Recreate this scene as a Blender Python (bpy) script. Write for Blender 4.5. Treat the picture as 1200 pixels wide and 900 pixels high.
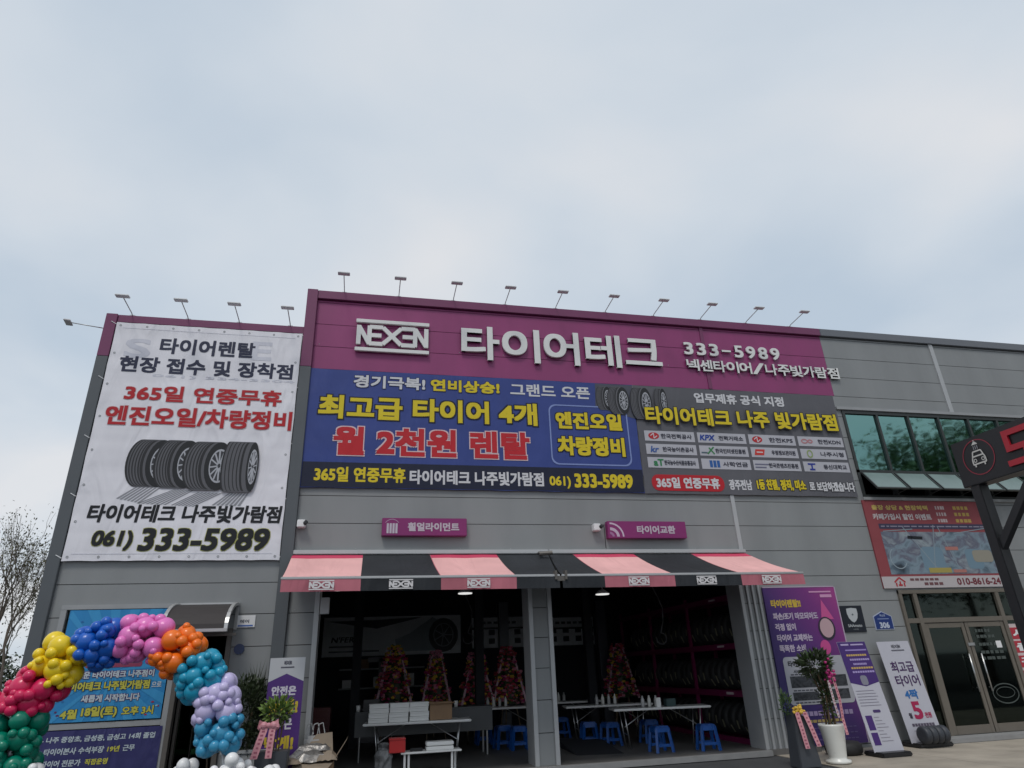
import bpy, bmesh, math, random
from mathutils import Vector, Matrix
random.seed(7)
R = math.radians
PI = math.pi
for o in list(bpy.data.objects):
    bpy.data.objects.remove(o)
SC = bpy.context.scene
C = SC.collection

# ------------------------------------------------------------------ camera
CAM = Vector((0, 0, 1.6))
FPX, PT, RO, YA = 762.0, R(23.6), R(-2.33), R(13.0)
fw = Vector((math.sin(YA)*math.cos(PT), math.cos(YA)*math.cos(PT), math.sin(PT)))
r0 = Vector((math.cos(YA), -math.sin(YA), 0)); u0 = r0.cross(fw)
rt = math.cos(RO)*r0 + math.sin(RO)*u0
up = -math.sin(RO)*r0 + math.cos(RO)*u0
cd = bpy.data.cameras.new('camera'); cam = bpy.data.objects.new('camera', cd); C.objects.link(cam)
cd.sensor_width = 36.0; cd.lens = FPX/1200*36; cd.clip_end = 3000; cd.clip_start = .05
cam.matrix_world = Matrix(((rt.x, up.x, -fw.x, CAM.x), (rt.y, up.y, -fw.y, CAM.y), (rt.z, up.z, -fw.z, CAM.z), (0, 0, 0, 1)))
SC.camera = cam

# ------------------------------------------------------------------ sky, sun, exposure
SC.view_settings.view_transform = 'Standard'; SC.view_settings.look = 'None'
SC.view_settings.exposure = 0.0; SC.view_settings.gamma = 1.0
SUN_EL, SUN_ROT = R(58), R(205)      # rotation: clockwise from +Y
wd = bpy.data.worlds.new('World'); SC.world = wd; wd.use_nodes = True
nt = wd.node_tree; nt.nodes.clear()
N = nt.nodes.new; Lk = nt.links.new
wo = N('ShaderNodeOutputWorld'); bg = N('ShaderNodeBackground'); bg.inputs['Strength'].default_value = 0.1
sky = N('ShaderNodeTexSky'); sky.sky_type = 'NISHITA'; sky.sun_disc = False
sky.sun_elevation = SUN_EL; sky.sun_rotation = SUN_ROT; sky.air_density = 1.0; sky.dust_density = 2.0
tc = N('ShaderNodeTexCoord'); sp = N('ShaderNodeSeparateXYZ'); Lk(tc.outputs['Generated'], sp.inputs[0])
ad = N('ShaderNodeMath'); ad.operation = 'ADD'; ad.inputs[1].default_value = .22; Lk(sp.outputs['Z'], ad.inputs[0])
mx = N('ShaderNodeMath'); mx.operation = 'MAXIMUM'; mx.inputs[1].default_value = .12; Lk(ad.outputs[0], mx.inputs[0])
dx = N('ShaderNodeMath'); dx.operation = 'DIVIDE'; Lk(sp.outputs['X'], dx.inputs[0]); Lk(mx.outputs[0], dx.inputs[1])
dy = N('ShaderNodeMath'); dy.operation = 'DIVIDE'; Lk(sp.outputs['Y'], dy.inputs[0]); Lk(mx.outputs[0], dy.inputs[1])
cb = N('ShaderNodeCombineXYZ'); Lk(dx.outputs[0], cb.inputs[0]); Lk(dy.outputs[0], cb.inputs[1])
n1 = N('ShaderNodeTexNoise'); n1.inputs['Scale'].default_value = 1.25; n1.inputs['Detail'].default_value = 6; n1.inputs['Roughness'].default_value = .42
n1.inputs['Distortion'].default_value = .25
Lk(cb.outputs[0], n1.inputs['Vector'])
cr = N('ShaderNodeValToRGB'); Lk(n1.outputs['Fac'], cr.inputs[0])
cr.color_ramp.elements[0].position = .36; cr.color_ramp.elements[0].color = (5.3, 6.25, 7.3, 1)
cr.color_ramp.elements[1].position = .64; cr.color_ramp.elements[1].color = (8.0, 8.15, 8.4, 1)
e = cr.color_ramp.elements.new(.5); e.color = (6.7, 7.35, 8.05, 1)
mxc = N('ShaderNodeMixRGB'); mxc.inputs[0].default_value = .9
Lk(sky.outputs[0], mxc.inputs[1]); Lk(cr.outputs[0], mxc.inputs[2])
Lk(mxc.outputs[0], bg.inputs['Color']); Lk(bg.outputs[0], wo.inputs['Surface'])
sl = bpy.data.lights.new('sun', 'SUN'); sl.energy = 1.3; sl.angle = R(14); sl.color = (1, .96, .9)
so = bpy.data.objects.new('sun', sl); C.objects.link(so)
sd = Vector((math.sin(SUN_ROT)*math.cos(SUN_EL), math.cos(SUN_ROT)*math.cos(SUN_EL), math.sin(SUN_EL)))
so.rotation_euler = sd.to_track_quat('Z', 'Y').to_euler(); so.location = (0, 0, 40)

# ------------------------------------------------------------------ layout measuring: a photo point carried to a real plane
def ray(x, y): return (x-600)*rt - (y-450)*up + FPX*fw
YF = 12.86
def W(px, py, Y=YF):
    d = ray(px, py); return CAM + d*(Y/d.y)
def G(px, py, z=0.0):
    d = ray(px, py); return CAM + d*((z-CAM.z)/d.z)
def PX(px, py, X):
    d = ray(px, py); return CAM + d*(X/d.x)

# ------------------------------------------------------------------ materials
def srgb(h):
    if isinstance(h, str):
        h = [int(h[i:i+2], 16)/255 for i in (0, 2, 4)]
    return tuple((c/12.92 if c <= .04045 else ((c+.055)/1.055)**2.4) for c in h)
_m = {}
def mat(name, col, rough=.6, metal=0, var=.0, vscale=3.0, bump=0, bscale=40, spec=.5, stretch=None, dirt=0, emit=0, sss=0, coat=0):
    if name in _m: return _m[name]
    m = bpy.data.materials.new(name); m.use_nodes = True; _m[name] = m
    t = m.node_tree; b = t.nodes['Principled BSDF']
    c = srgb(col) if isinstance(col, str) else col
    b.inputs['Base Color'].default_value = (*c, 1); b.inputs['Roughness'].default_value = rough
    b.inputs['Metallic'].default_value = metal; b.inputs['Specular IOR Level'].default_value = spec
    if coat: b.inputs['Coat Weight'].default_value = coat
    if emit:
        b.inputs['Emission Color'].default_value = (*c, 1); b.inputs['Emission Strength'].default_value = emit
    if var or bump or dirt:
        g = t.nodes.new('ShaderNodeNewGeometry'); mp = t.nodes.new('ShaderNodeMapping')
        if stretch: mp.inputs['Scale'].default_value = stretch
        t.links.new(g.outputs['Position'], mp.inputs[0])
    if var:
        n = t.nodes.new('ShaderNodeTexNoise'); n.inputs['Scale'].default_value = vscale; n.inputs['Detail'].default_value = 6
        t.links.new(mp.outputs[0], n.inputs['Vector'])
        r = t.nodes.new('ShaderNodeMapRange'); r.inputs[1].default_value = .25; r.inputs[2].default_value = .75
        r.inputs[3].default_value = 1-var; r.inputs[4].default_value = 1+var
        t.links.new(n.outputs['Fac'], r.inputs[0])
        mm = t.nodes.new('ShaderNodeVectorMath'); mm.operation = 'SCALE'; mm.inputs[0].default_value = c
        t.links.new(r.outputs[0], mm.inputs['Scale']); t.links.new(mm.outputs[0], b.inputs['Base Color'])
        rr = t.nodes.new('ShaderNodeMapRange'); rr.inputs[3].default_value = max(.02, rough-.12); rr.inputs[4].default_value = min(1, rough+.12)
        t.links.new(n.outputs['Fac'], rr.inputs[0]); t.links.new(rr.outputs[0], b.inputs['Roughness'])
    if bump:
        n = t.nodes.new('ShaderNodeTexNoise'); n.inputs['Scale'].default_value = bscale; n.inputs['Detail'].default_value = 4
        t.links.new(mp.outputs[0], n.inputs['Vector'])
        bp = t.nodes.new('ShaderNodeBump'); bp.inputs['Strength'].default_value = bump; bp.inputs['Distance'].default_value = .02
        t.links.new(n.outputs['Fac'], bp.inputs['Height']); t.links.new(bp.outputs[0], b.inputs['Normal'])
    return m
def fabric(name, col, fold=.35, rough=.55, trans=0.0, var=.03, fscale=1.0):
    """banner cloth with soft folds running down and across (fine relief only)"""
    if name in _m: return _m[name]
    m = mat(name, col, rough, spec=.35); t = m.node_tree; b = t.nodes['Principled BSDF']
    c = srgb(col) if isinstance(col, str) else col
    g = t.nodes.new('ShaderNodeNewGeometry')
    mp = t.nodes.new('ShaderNodeMapping'); mp.inputs['Scale'].default_value = (1.6*fscale, .3, .5*fscale); mp.inputs['Rotation'].default_value = (0, .35, 0)
    t.links.new(g.outputs['Position'], mp.inputs[0])
    n = t.nodes.new('ShaderNodeTexNoise'); n.inputs['Scale'].default_value = 1.2; n.inputs['Detail'].default_value = 2.5; n.inputs['Distortion'].default_value = 1.0
    t.links.new(mp.outputs[0], n.inputs['Vector'])
    mp2 = t.nodes.new('ShaderNodeMapping'); mp2.inputs['Scale'].default_value = (.25, .3, 2.2*fscale); mp2.inputs['Rotation'].default_value = (0, -.1, 0)
    t.links.new(g.outputs['Position'], mp2.inputs[0])
    n2 = t.nodes.new('ShaderNodeTexNoise'); n2.inputs['Scale'].default_value = 1.0; n2.inputs['Detail'].default_value = 1.5
    t.links.new(mp2.outputs[0], n2.inputs['Vector'])
    a = t.nodes.new('ShaderNodeMath'); a.operation = 'MULTIPLY_ADD'; a.inputs[1].default_value = .35; t.links.new(n2.outputs['Fac'], a.inputs[0]); t.links.new(n.outputs['Fac'], a.inputs[2])
    bp = t.nodes.new('ShaderNodeBump'); bp.inputs['Strength'].default_value = fold; bp.inputs['Distance'].default_value = .12
    t.links.new(a.outputs[0], bp.inputs['Height']); t.links.new(bp.outputs[0], b.inputs['Normal'])
    n3 = t.nodes.new('ShaderNodeTexNoise'); n3.inputs['Scale'].default_value = 1.3; n3.inputs['Detail'].default_value = 7
    t.links.new(g.outputs['Position'], n3.inputs['Vector'])
    r = t.nodes.new('ShaderNodeMapRange'); r.inputs[1].default_value = .3; r.inputs[2].default_value = .7
    r.inputs[3].default_value = 1-var; r.inputs[4].default_value = 1+var; t.links.new(n3.outputs['Fac'], r.inputs[0])
    mm = t.nodes.new('ShaderNodeVectorMath'); mm.operation = 'SCALE'; mm.inputs[0].default_value = c
    t.links.new(r.outputs[0], mm.inputs['Scale']); t.links.new(mm.outputs[0], b.inputs['Base Color'])
    return m
def glass(name, tint, refl=.5, through=(.25, .4, .36), rough=.035, bump=.0):
    if name in _m: return _m[name]
    m = bpy.data.materials.new(name); m.use_nodes = True; _m[name] = m; t = m.node_tree; t.nodes.clear()
    o = t.nodes.new('ShaderNodeOutputMaterial'); g = t.nodes.new('ShaderNodeBsdfGlossy'); g.inputs['Color'].default_value = (*tint, 1); g.inputs['Roughness'].default_value = rough
    tr = t.nodes.new('ShaderNodeBsdfTransparent'); tr.inputs['Color'].default_value = (*through, 1)
    fr = t.nodes.new('ShaderNodeFresnel'); fr.inputs['IOR'].default_value = 1.5
    ma = t.nodes.new('ShaderNodeMath'); ma.operation = 'ADD'; ma.inputs[1].default_value = refl; ma.use_clamp = True
    t.links.new(fr.outputs[0], ma.inputs[0])
    mi = t.nodes.new('ShaderNodeMixShader'); t.links.new(ma.outputs[0], mi.inputs[0]); t.links.new(tr.outputs[0], mi.inputs[1]); t.links.new(g.outputs[0], mi.inputs[2])
    if bump:
        n = t.nodes.new('ShaderNodeTexNoise'); n.inputs['Scale'].default_value = 1.1; ge = t.nodes.new('ShaderNodeNewGeometry'); t.links.new(ge.outputs['Position'], n.inputs['Vector'])
        bp = t.nodes.new('ShaderNodeBump'); bp.inputs['Strength'].default_value = bump; bp.inputs['Distance'].default_value = .05
        t.links.new(n.outputs['Fac'], bp.inputs['Height']); t.links.new(bp.outputs[0], g.inputs['Normal'])
    t.links.new(mi.outputs[0], o.inputs[0]); return m
def ramp_mat(name, axis, lo, hi, stops, rough=.5, noise=None):
    """printed colour gradient along one world axis"""
    if name in _m: return _m[name]
    m = bpy.data.materials.new(name); m.use_nodes = True; _m[name] = m; t = m.node_tree; b = t.nodes['Principled BSDF']; b.inputs['Roughness'].default_value = rough
    g = t.nodes.new('ShaderNodeNewGeometry'); d = t.nodes.new('ShaderNodeVectorMath'); d.operation = 'DOT_PRODUCT'; d.inputs[1].default_value = axis
    t.links.new(g.outputs['Position'], d.inputs[0])
    r = t.nodes.new('ShaderNodeMapRange'); r.inputs[1].default_value = lo; r.inputs[2].default_value = hi; t.links.new(d.outputs['Value'], r.inputs[0])
    c = t.nodes.new('ShaderNodeValToRGB'); t.links.new(r.outputs[0], c.inputs[0])
    while len(c.color_ramp.elements) < len(stops): c.color_ramp.elements.new(.5)
    for e_, (p, h) in zip(c.color_ramp.elements, stops): e_.position = p; e_.color = (*srgb(h), 1)
    t.links.new(c.outputs[0], b.inputs['Base Color']); return m
def photo_mat(name, cols, scale=(3, 3, 6), rough=.4, dist=1.5):
    """a printed photograph too small to read: patches of its colours"""
    if name in _m: return _m[name]
    m = bpy.data.materials.new(name); m.use_nodes = True; _m[name] = m; t = m.node_tree; b = t.nodes['Principled BSDF']; b.inputs['Roughness'].default_value = rough
    g = t.nodes.new('ShaderNodeNewGeometry'); mp = t.nodes.new('ShaderNodeMapping'); mp.inputs['Scale'].default_value = scale; mp.inputs['Rotation'].default_value = (0, .5, 0)
    t.links.new(g.outputs['Position'], mp.inputs[0]); n = t.nodes.new('ShaderNodeTexNoise'); n.inputs['Scale'].default_value = 1; n.inputs['Detail'].default_value = 6; n.inputs['Distortion'].default_value = dist
    t.links.new(mp.outputs[0], n.inputs['Vector']); c = t.nodes.new('ShaderNodeValToRGB'); t.links.new(n.outputs['Fac'], c.inputs[0])
    k = len(cols)
    while len(c.color_ramp.elements) < k: c.color_ramp.elements.new(.5)
    for i, e_ in enumerate(c.color_ramp.elements): e_.position = .25+.5*i/(k-1); e_.color = (*srgb(cols[i]), 1)
    t.links.new(c.outputs[0], b.inputs['Base Color']); return m
M = {
 'panel': mat('grey_panel', (.235, .245, .25), .45, var=.11, vscale=1.3, bump=.10, bscale=9, stretch=(1, 1, .22)),
 'panelmag': mat('magenta_panel', (.26, .035, .145), .45, var=.12, vscale=1.6, bump=.10, bscale=9, stretch=(1, 1, .22)),
 'capmag': mat('magenta_cap', (.165, .03, .10), .45, var=.06, vscale=1.5),
 'capgrey': mat('grey_cap', (.13, .14, .16), .4, var=.05, vscale=1.5),
 'pil': mat('charcoal_cladding', (.085, .095, .105), .45, var=.06, vscale=1.5),
 'trim': mat('silver_trim', (.42, .43, .44), .4, var=.05, vscale=4, metal=.2),
 'trimg': mat('grey_trim', (.30, .31, .32), .45, var=.07, vscale=4),
 'gap': mat('joint_dark', (.03, .03, .032), .9),
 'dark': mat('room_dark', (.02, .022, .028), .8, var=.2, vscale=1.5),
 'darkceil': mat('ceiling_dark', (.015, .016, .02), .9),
 'slab': mat('garage_concrete', (.13, .125, .12), .55, var=.22, vscale=1.8, bump=.1, bscale=25),
 'asphalt': mat('asphalt', (.06, .062, .066), .85, var=.15, vscale=3, bump=.5, bscale=90),
 'pave': mat('beige_concrete', (.35, .31, .255), .8, var=.24, vscale=1.7, bump=.15, bscale=60),
 'kerb': mat('kerb_concrete', (.25, .25, .25), .8, var=.12, vscale=5),
 'grass': mat('dry_grass', (.12, .11, .05), .9, var=.3, vscale=.8),
 'alu': mat('aluminium', (.48, .48, .48), .35, metal=.5, var=.05, vscale=6),
 'bronze': mat('bronze_frame', (.175, .155, .13), .4, metal=.3, var=.06, vscale=5),
 'framedk': mat('dark_frame', (.03, .035, .035), .4),
 'steel': mat('steel', (.5, .5, .5), .3, metal=.9),
 'white': mat('white_paint', (.75, .75, .76), .4, var=.03, vscale=8),
 'lwhite': mat('letter_white', (.72, .72, .71), .35, var=.04, vscale=3),
 'lside': mat('letter_side', (.25, .25, .26), .5),
 'pblack': mat('black_paint', (.014, .014, .016), .4, var=.15, vscale=6),
 'bronzedk': mat('brown_metal', (.11, .10, .09), .45, var=.08, vscale=5),
 'sign': mat('purple_sign', (.215, .015, .13), .45),
 'tabw': mat('white_tabletop', (.80, .80, .78), .45, var=.05, vscale=7),
 'stool': mat('blue_plastic', (.01, .085, .34), .3, var=.15, vscale=12),
 'rack': mat('magenta_rack', (.17, .01, .07), .4, var=.1, vscale=4),
 'tyre': mat('tyre_rubber', (.02, .02, .021), .65, var=.1, vscale=8),
 'rim': mat('rim_metal', (.4, .4, .42), .35, metal=.8),
 'card': mat('cardboard', (.30, .19, .11), .8, var=.08, vscale=6),
 'boxw': mat('white_box', (.85, .85, .83), .6),
 'redp': mat('red_plastic', (.55, .02, .02), .4),
 'potw': mat('white_ceramic', (.72, .72, .68), .3, var=.03, vscale=5),
 'planter': mat('charcoal_planter', (.05, .055, .065), .5, var=.1, vscale=5),
 'wood': mat('weathered_wood', (.22, .17, .12), .75, var=.25, vscale=4, stretch=(1, 1, 8)),
 'stem': mat('stem_brown', (.10, .065, .035), .85, var=.2, vscale=12),
 'bark': mat('bark', (.11, .09, .075), .9, var=.25, vscale=5, stretch=(1, 1, .3), bump=.5, bscale=20),
 'leafd': mat('leaf_dark', (.03, .045, .018), .45, var=.55, vscale=11),
 'leafm': mat('leaf_mid', (.055, .10, .03), .45, var=.35, vscale=8),
 'leafy': mat('leaf_yellowgreen', (.14, .22, .04), .45, var=.3, vscale=9),
 'leaft': mat('leaf_tree', (.12, .175, .07), .55, var=.45, vscale=.9),
 'leafb': mat('leaf_bud', (.10, .10, .055), .7, var=.3, vscale=1),
 'ribbonp': mat('pink_ribbon', (.60, .27, .31), .45, var=.06, vscale=20),
 'ribbonw': mat('pale_ribbon', (.6, .5, .52), .5, var=.1, vscale=20),
 'flr': mat('flower_red', (.46, .05, .08), .7, var=.4, vscale=9), 'flp': mat('flower_pink', (.66, .24, .34), .7, var=.4, vscale=9),
 'fly': mat('flower_yellow', (.70, .45, .06), .6, var=.3, vscale=12), 'flm': mat('flower_magenta', (.42, .02, .16), .6),
 'plast': mat('clear_plastic_bag', (.45, .45, .45), .2, var=.2, vscale=10),
 'kraft': mat('kraft_paper', (.25, .20, .15), .8, var=.12, vscale=9, bump=.4, bscale=14),
 'foil': mat('silver_foil', (.26, .25, .24), .35, metal=.6, var=.3, vscale=12, bump=.6, bscale=14),
 'lamp': mat('lamp_glow', (1, 1, .97), .5, emit=.75),
 'poly': mat('smoked_canopy', (.05, .045, .045), .6, var=.1, vscale=3, spec=.2),
 'chairg': mat('green_seat', (.02, .13, .03), .6),
 'emblem': mat('navy_plate', (.006, .009, .018), .5), 'bluep': mat('blue_plate', (.008, .03, .16), .5),
 'carw': mat('car_white', (.7, .7, .7), .25, coat=.5),
 'carg': mat('car_glass', (.02, .025, .03), .1),
}
# print inks
def ink(h, fold=True, rough=.5):
    return fabric('ink_'+h, h, fold=.15, rough=rough) if fold else mat('flatink_'+h, h, rough)

# ------------------------------------------------------------------ mesh builder
class MB:
    def __init__(s): s.v = []; s.f = []
    def add(s, vs, fs, T=None):
        n = len(s.v)
        s.v += [tuple(T @ Vector(p)) for p in vs] if T is not None else [tuple(p) for p in vs]
        s.f += [tuple(i+n for i in f) for f in fs]; return s
    def box(s, x0, x1, y0, y1, z0, z1, T=None):
        if x0 > x1: x0, x1 = x1, x0
        if y0 > y1: y0, y1 = y1, y0
        if z0 > z1: z0, z1 = z1, z0
        v = [(x0, y0, z0), (x1, y0, z0), (x1, y1, z0), (x0, y1, z0), (x0, y0, z1), (x1, y0, z1), (x1, y1, z1), (x0, y1, z1)]
        return s.add(v, [(0, 3, 2, 1), (4, 5, 6, 7), (0, 1, 5, 4), (1, 2, 6, 5), (2, 3, 7, 6), (3, 0, 4, 7)], T)
    def tube(s, a, b, r, n=8, r2=None):
        a = Vector(a); b = Vector(b); d = b-a
        if d.length < 1e-6: return s
        q = d.to_track_quat('Z', 'Y'); r2 = r if r2 is None else r2
        vs = [a+q@Vector((r*math.cos(2*PI*i/n), r*math.sin(2*PI*i/n), 0)) for i in range(n)] + [b+q@Vector((r2*math.cos(2*PI*i/n), r2*math.sin(2*PI*i/n), 0)) for i in range(n)]
        fs = [(i, (i+1) % n, n+(i+1) % n, n+i) for i in range(n)] + [tuple(range(n-1, -1, -1)), tuple(range(n, 2*n))]
        return s.add(vs, fs)
    def path(s, pts, r, n=6):
        for a, b in zip(pts, pts[1:]): s.tube(a, b, r, n)
        return s
    def bar(s, a, b, w, h):
        """rectangular bar from a to b"""
        a = Vector(a); b = Vector(b); d = (b-a); L = d.length; q = d.to_track_quat('Y', 'Z').to_matrix().to_4x4(); q.translation = a
        return s.box(-w/2, w/2, 0, L, -h/2, h/2, q)
    def lathe(s, prof, c=(0, 0, 0), n=20, T=None):
        vs = []; fs = []
        for r, z in prof: vs += [(c[0]+r*math.cos(2*PI*i/n), c[1]+r*math.sin(2*PI*i/n), c[2]+z) for i in range(n)]
        for k in range(len(prof)-1):
            for i in range(n): fs.append((k*n+i, k*n+(i+1) % n, (k+1)*n+(i+1) % n, (k+1)*n+i))
        fs.append(tuple(range(n-1, -1, -1))); m = (len(prof)-1)*n; fs.append(tuple(range(m, m+n)))
        return s.add(vs, fs, T)
    def ball(s, c, r, n=8, m=6, sz=1):
        prof = [(r*math.sin(PI*k/m), -r*sz*math.cos(PI*k/m)) for k in range(1, m)]
        return s.lathe(prof, c, n)
    def prism(s, pts, y0, y1):
        """outline pts (x, z), anticlockwise seen from -Y, thick in Y"""
        n = len(pts); y0, y1 = min(y0, y1), max(y0, y1)
        vs = [(x, y0, z) for x, z in pts] + [(x, y1, z) for x, z in pts]
        fs = [tuple(range(n)), tuple(range(2*n-1, n-1, -1))] + [(i, n+i, n+(i+1) % n, (i+1) % n) for i in range(n)]
        return s.add(vs, fs)
    def sheet(s, pts, y):
        n = len(pts); return s.add([(x, y, z) for x, z in pts], [tuple(range(n))])
    def leaf(s, p, d, L, w, nrm):
        p = Vector(p); d = Vector(d).normalized(); q = d.cross(nrm)
        if q.length < 1e-3: q = d.orthogonal()
        q = q.normalized()*w/2
        m = p+d*L*.5+Vector(nrm)*L*.06
        return s.add([p, m+q, p+d*L, m-q], [(0, 1, 2, 3)])
    def mesh(s, name):
        me = bpy.data.meshes.new(name); me.from_pydata(s.v, [], s.f); me.update(); return me
class Root:
    pass
def thing(name, label, cat, anchor=(0, 0, 0), group=None):
    o = bpy.data.objects.new(name, None); C.objects.link(o); o.empty_display_size = .1
    o.location = anchor; o['label'] = label; o['category'] = cat
    if group: o['group'] = group
    return o
def rootloc(o):
    while o.parent: o = o.parent
    return o.location
def part(name, mb, m, parent, smooth=False, bevel=0, label=None):
    me = mb.mesh(name) if isinstance(mb, MB) else mb
    if parent is not None: me.transform(Matrix.Translation(-rootloc(parent)))
    if bevel:
        b = bmesh.new(); b.from_mesh(me); bmesh.ops.bevel(b, geom=b.edges[:], offset=bevel, segments=2, affect='EDGES', clamp_overlap=True); b.to_mesh(me); b.free()
    o = bpy.data.objects.new(name, me); C.objects.link(o); me.materials.append(m)
    if smooth:
        for p in me.polygons: p.use_smooth = True
    if parent is not None: o.parent = parent
    if label: o['label'] = label
    return o
def tag(o, label, cat, group=None):
    o['label'] = label; o['category'] = cat
    if group: o['group'] = group
    return o
def solo(name, mb, m, label, cat, anchor, group=None, **k):
    me = mb.mesh(name); me.transform(Matrix.Translation(-Vector(anchor)))
    o = part(name, me, m, None, **k); o.location = anchor; return tag(o, label, cat, group)
def struct(name, mb, m, smooth=False, parent=None):
    o = part(name, mb, m, parent, smooth)
    if parent is None: o['kind'] = 'structure'
    return o
def dup(root, loc=None, rotz=None, label=None, group=None):
    r = root.copy(); C.objects.link(r)
    if loc is not None: r.location = loc
    if rotz is not None: r.rotation_euler = (0, 0, rotz)
    if label: r['label'] = label
    if group: r['group'] = group
    for ch in list(root.children):
        c = ch.copy(); C.objects.link(c); c.parent = r
        for g in ch.children:
            d = g.copy(); C.objects.link(d); d.parent = c
    return r

def nth(k):
    return ['first', 'second', 'third', 'fourth', 'fifth', 'sixth', 'seventh', 'eighth', 'ninth', 'tenth', 'eleventh', 'twelfth', 'thirteenth', 'fourteenth', 'fifteenth', 'sixteenth', 'seventeenth', 'eighteenth', 'nineteenth', 'twentieth'][k]
# ------------------------------------------------------------------ lettering
_glyph = {}
def glyphs(s, res=3):
    if (s, res) in _glyph: return _glyph[(s, res)]
    c = bpy.data.curves.new('lettering', 'FONT'); c.body = s; c.size = 1; c.resolution_u = res
    o = bpy.data.objects.new('lettering', c); C.objects.link(o)
    dg = bpy.context.evaluated_depsgraph_get(); me = bpy.data.meshes.new_from_object(o.evaluated_get(dg))
    v = [tuple(q.co[:2]) for q in me.vertices]; f = [tuple(p.vertices) for p in me.polygons]
    ed = {}
    for p in f:
        for a, b in zip(p, p[1:]+p[:1]):
            ed[(min(a, b), max(a, b))] = ed.get((min(a, b), max(a, b)), 0)+1
    bd = set(k for k, n in ed.items() if n == 1)
    bpy.data.objects.remove(o); bpy.data.curves.remove(c); bpy.data.meshes.remove(me)
    _glyph[(s, res)] = (v, f, bd); return v, f, bd
def letters_mb(s, x0, x1, z0, z1, y, bold=.0, ex=0, ital=0, out=0, res=3, grow=0):
    """text filling the box x0..x1, z0..z1 on the plane y, facing -Y"""
    v, f, bd = glyphs(s, res); h = z1-z0; rad = bold*h*.82
    xs = [p[0] for p in v]; zs = [p[1] for p in v]; ax, bx = min(xs), max(xs); az, bz = min(zs), max(zs)
    sh = ital*h
    sx = (x1-x0-2*rad-sh)/(bx-ax); sz = (h-2*rad)/(bz-az)
    base = [(x0+rad+(p[0]-ax)*sx+ital*(p[1]-az)*sz, z0+rad+(p[1]-az)*sz) for p in v]
    rad += grow
    offs = [(0, 0)]
    if rad > 0:
        k = 8 if h > .16 else 4
        q = rad*.92
        offs += [(-q, -q), (q, -q), (q, q), (-q, q)]
        if k == 8: offs += [(q, 0), (-q, 0), (0, q), (0, -q)]
    mb = MB()
    for i, (ox, oz) in enumerate(offs):
        yy = y-.0002*i
        if not ex: mb.add([(a+ox, yy, b+oz) for a, b in base], f)
        else:
            n = len(base); fs = list(f)
            for p in f:
                for a, b in zip(p, p[1:]+p[:1]):
                    if (min(a, b), max(a, b)) in bd: fs.append((b, a, a+n, b+n))
            mb.add([(a+ox, yy-ex, b+oz) for a, b in base]+[(a+ox, yy, b+oz) for a, b in base], fs)
    return mb
LAY = .0012
PRE = [('-', 4), ('- 나주 중앙초, 금성중, 금성고 14회 졸업', 3), ('- 타이어 전문가', 3), ('- 타이어본사 수석부장', 3), ('/', 3), ('010-8616-24', 3), ('061)', 3), ('061) 334-3304', 3), ('18일(토)', 3), ('19년', 3), ('1등 친절, 정직, 미소', 3), ('3', 4), ('306', 3), ('333-5989', 3), ('365일 연중무휴', 3), ('4월', 3), ('4짝', 3), ('5', 3), ('5', 4), ('8', 4), ('9', 4), ('E', 3), ('KPX', 3), ("N'FERA", 3), ('S', 3), ('SAAmoto', 3), ('aT', 3), ('kr', 3), ('가', 3), ('가격은', 3), ('걱정 없이', 3), ('경기극복!', 3), ('고객님께 감사드립니다', 3), ('광주전남', 3), ('광택', 3), ('그랜드 오픈', 3), ('근무', 3), ('나', 3), ('나주시청', 2), ('나주점', 3), ('낮게!', 3), ('넥', 3), ('높게!', 3), ('동신대학교', 2), ('똑똑한 소비', 3), ('람', 3), ('로 보답하겠습니다', 3), ('빛', 3), ('사학연금', 2), ('새로운 타이어테크 나주점이', 3), ('새롭게 시작합니다', 3), ('서비스', 3), ('세차', 3), ('센', 3), ('실내', 3), ('안전은', 3), ('어', 3), ('어', 6), ('업무제휴 공식 지정', 3), ('에어', 3), ('엔진오일', 3), ('엔진오일/차량정비', 3), ('연비상승!', 3), ('오후 3시', 3), ('우정정보관리원', 2), ('월', 3), ('월 2천원 렌탈', 4), ('으로', 3), ('이', 3), ('이', 6), ('전력거래소', 2), ('점', 3), ('주', 3), ('직접운영', 3), ('차량정비', 3), ('천원', 3), ('최고급', 3), ('최고급 타이어 4개', 4), ('출장', 3), ('출장 상담 & 현장혜택', 2), ('카페가입시 할인 이벤트', 2), ('크', 6), ('타', 3), ('타', 6), ('타이어', 3), ('타이어 교체하는', 3), ('타이어교환', 4), ('타이어렌탈', 3), ('타이어렌탈', 4), ('타이어렌탈!!', 3), ('타이어테크 나주 빛가람점', 4), ('타이어테크 나주빛가람점', 3), ('타이어테크 나주빛가람점', 4), ('테', 6), ('파손/조기 마모되어도', 3), ('한국농수산식품유통공사', 2), ('한국농어촌공사', 2), ('한국인터넷진흥원', 2), ('한국전력공사', 2), ('한국콘텐츠진흥원', 2), ('한전KDN', 2), ('한전KPS', 2), ('혁신로', 3), ('현장 접수 및 장착점', 4), ('휠얼라이먼트', 4)]
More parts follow.
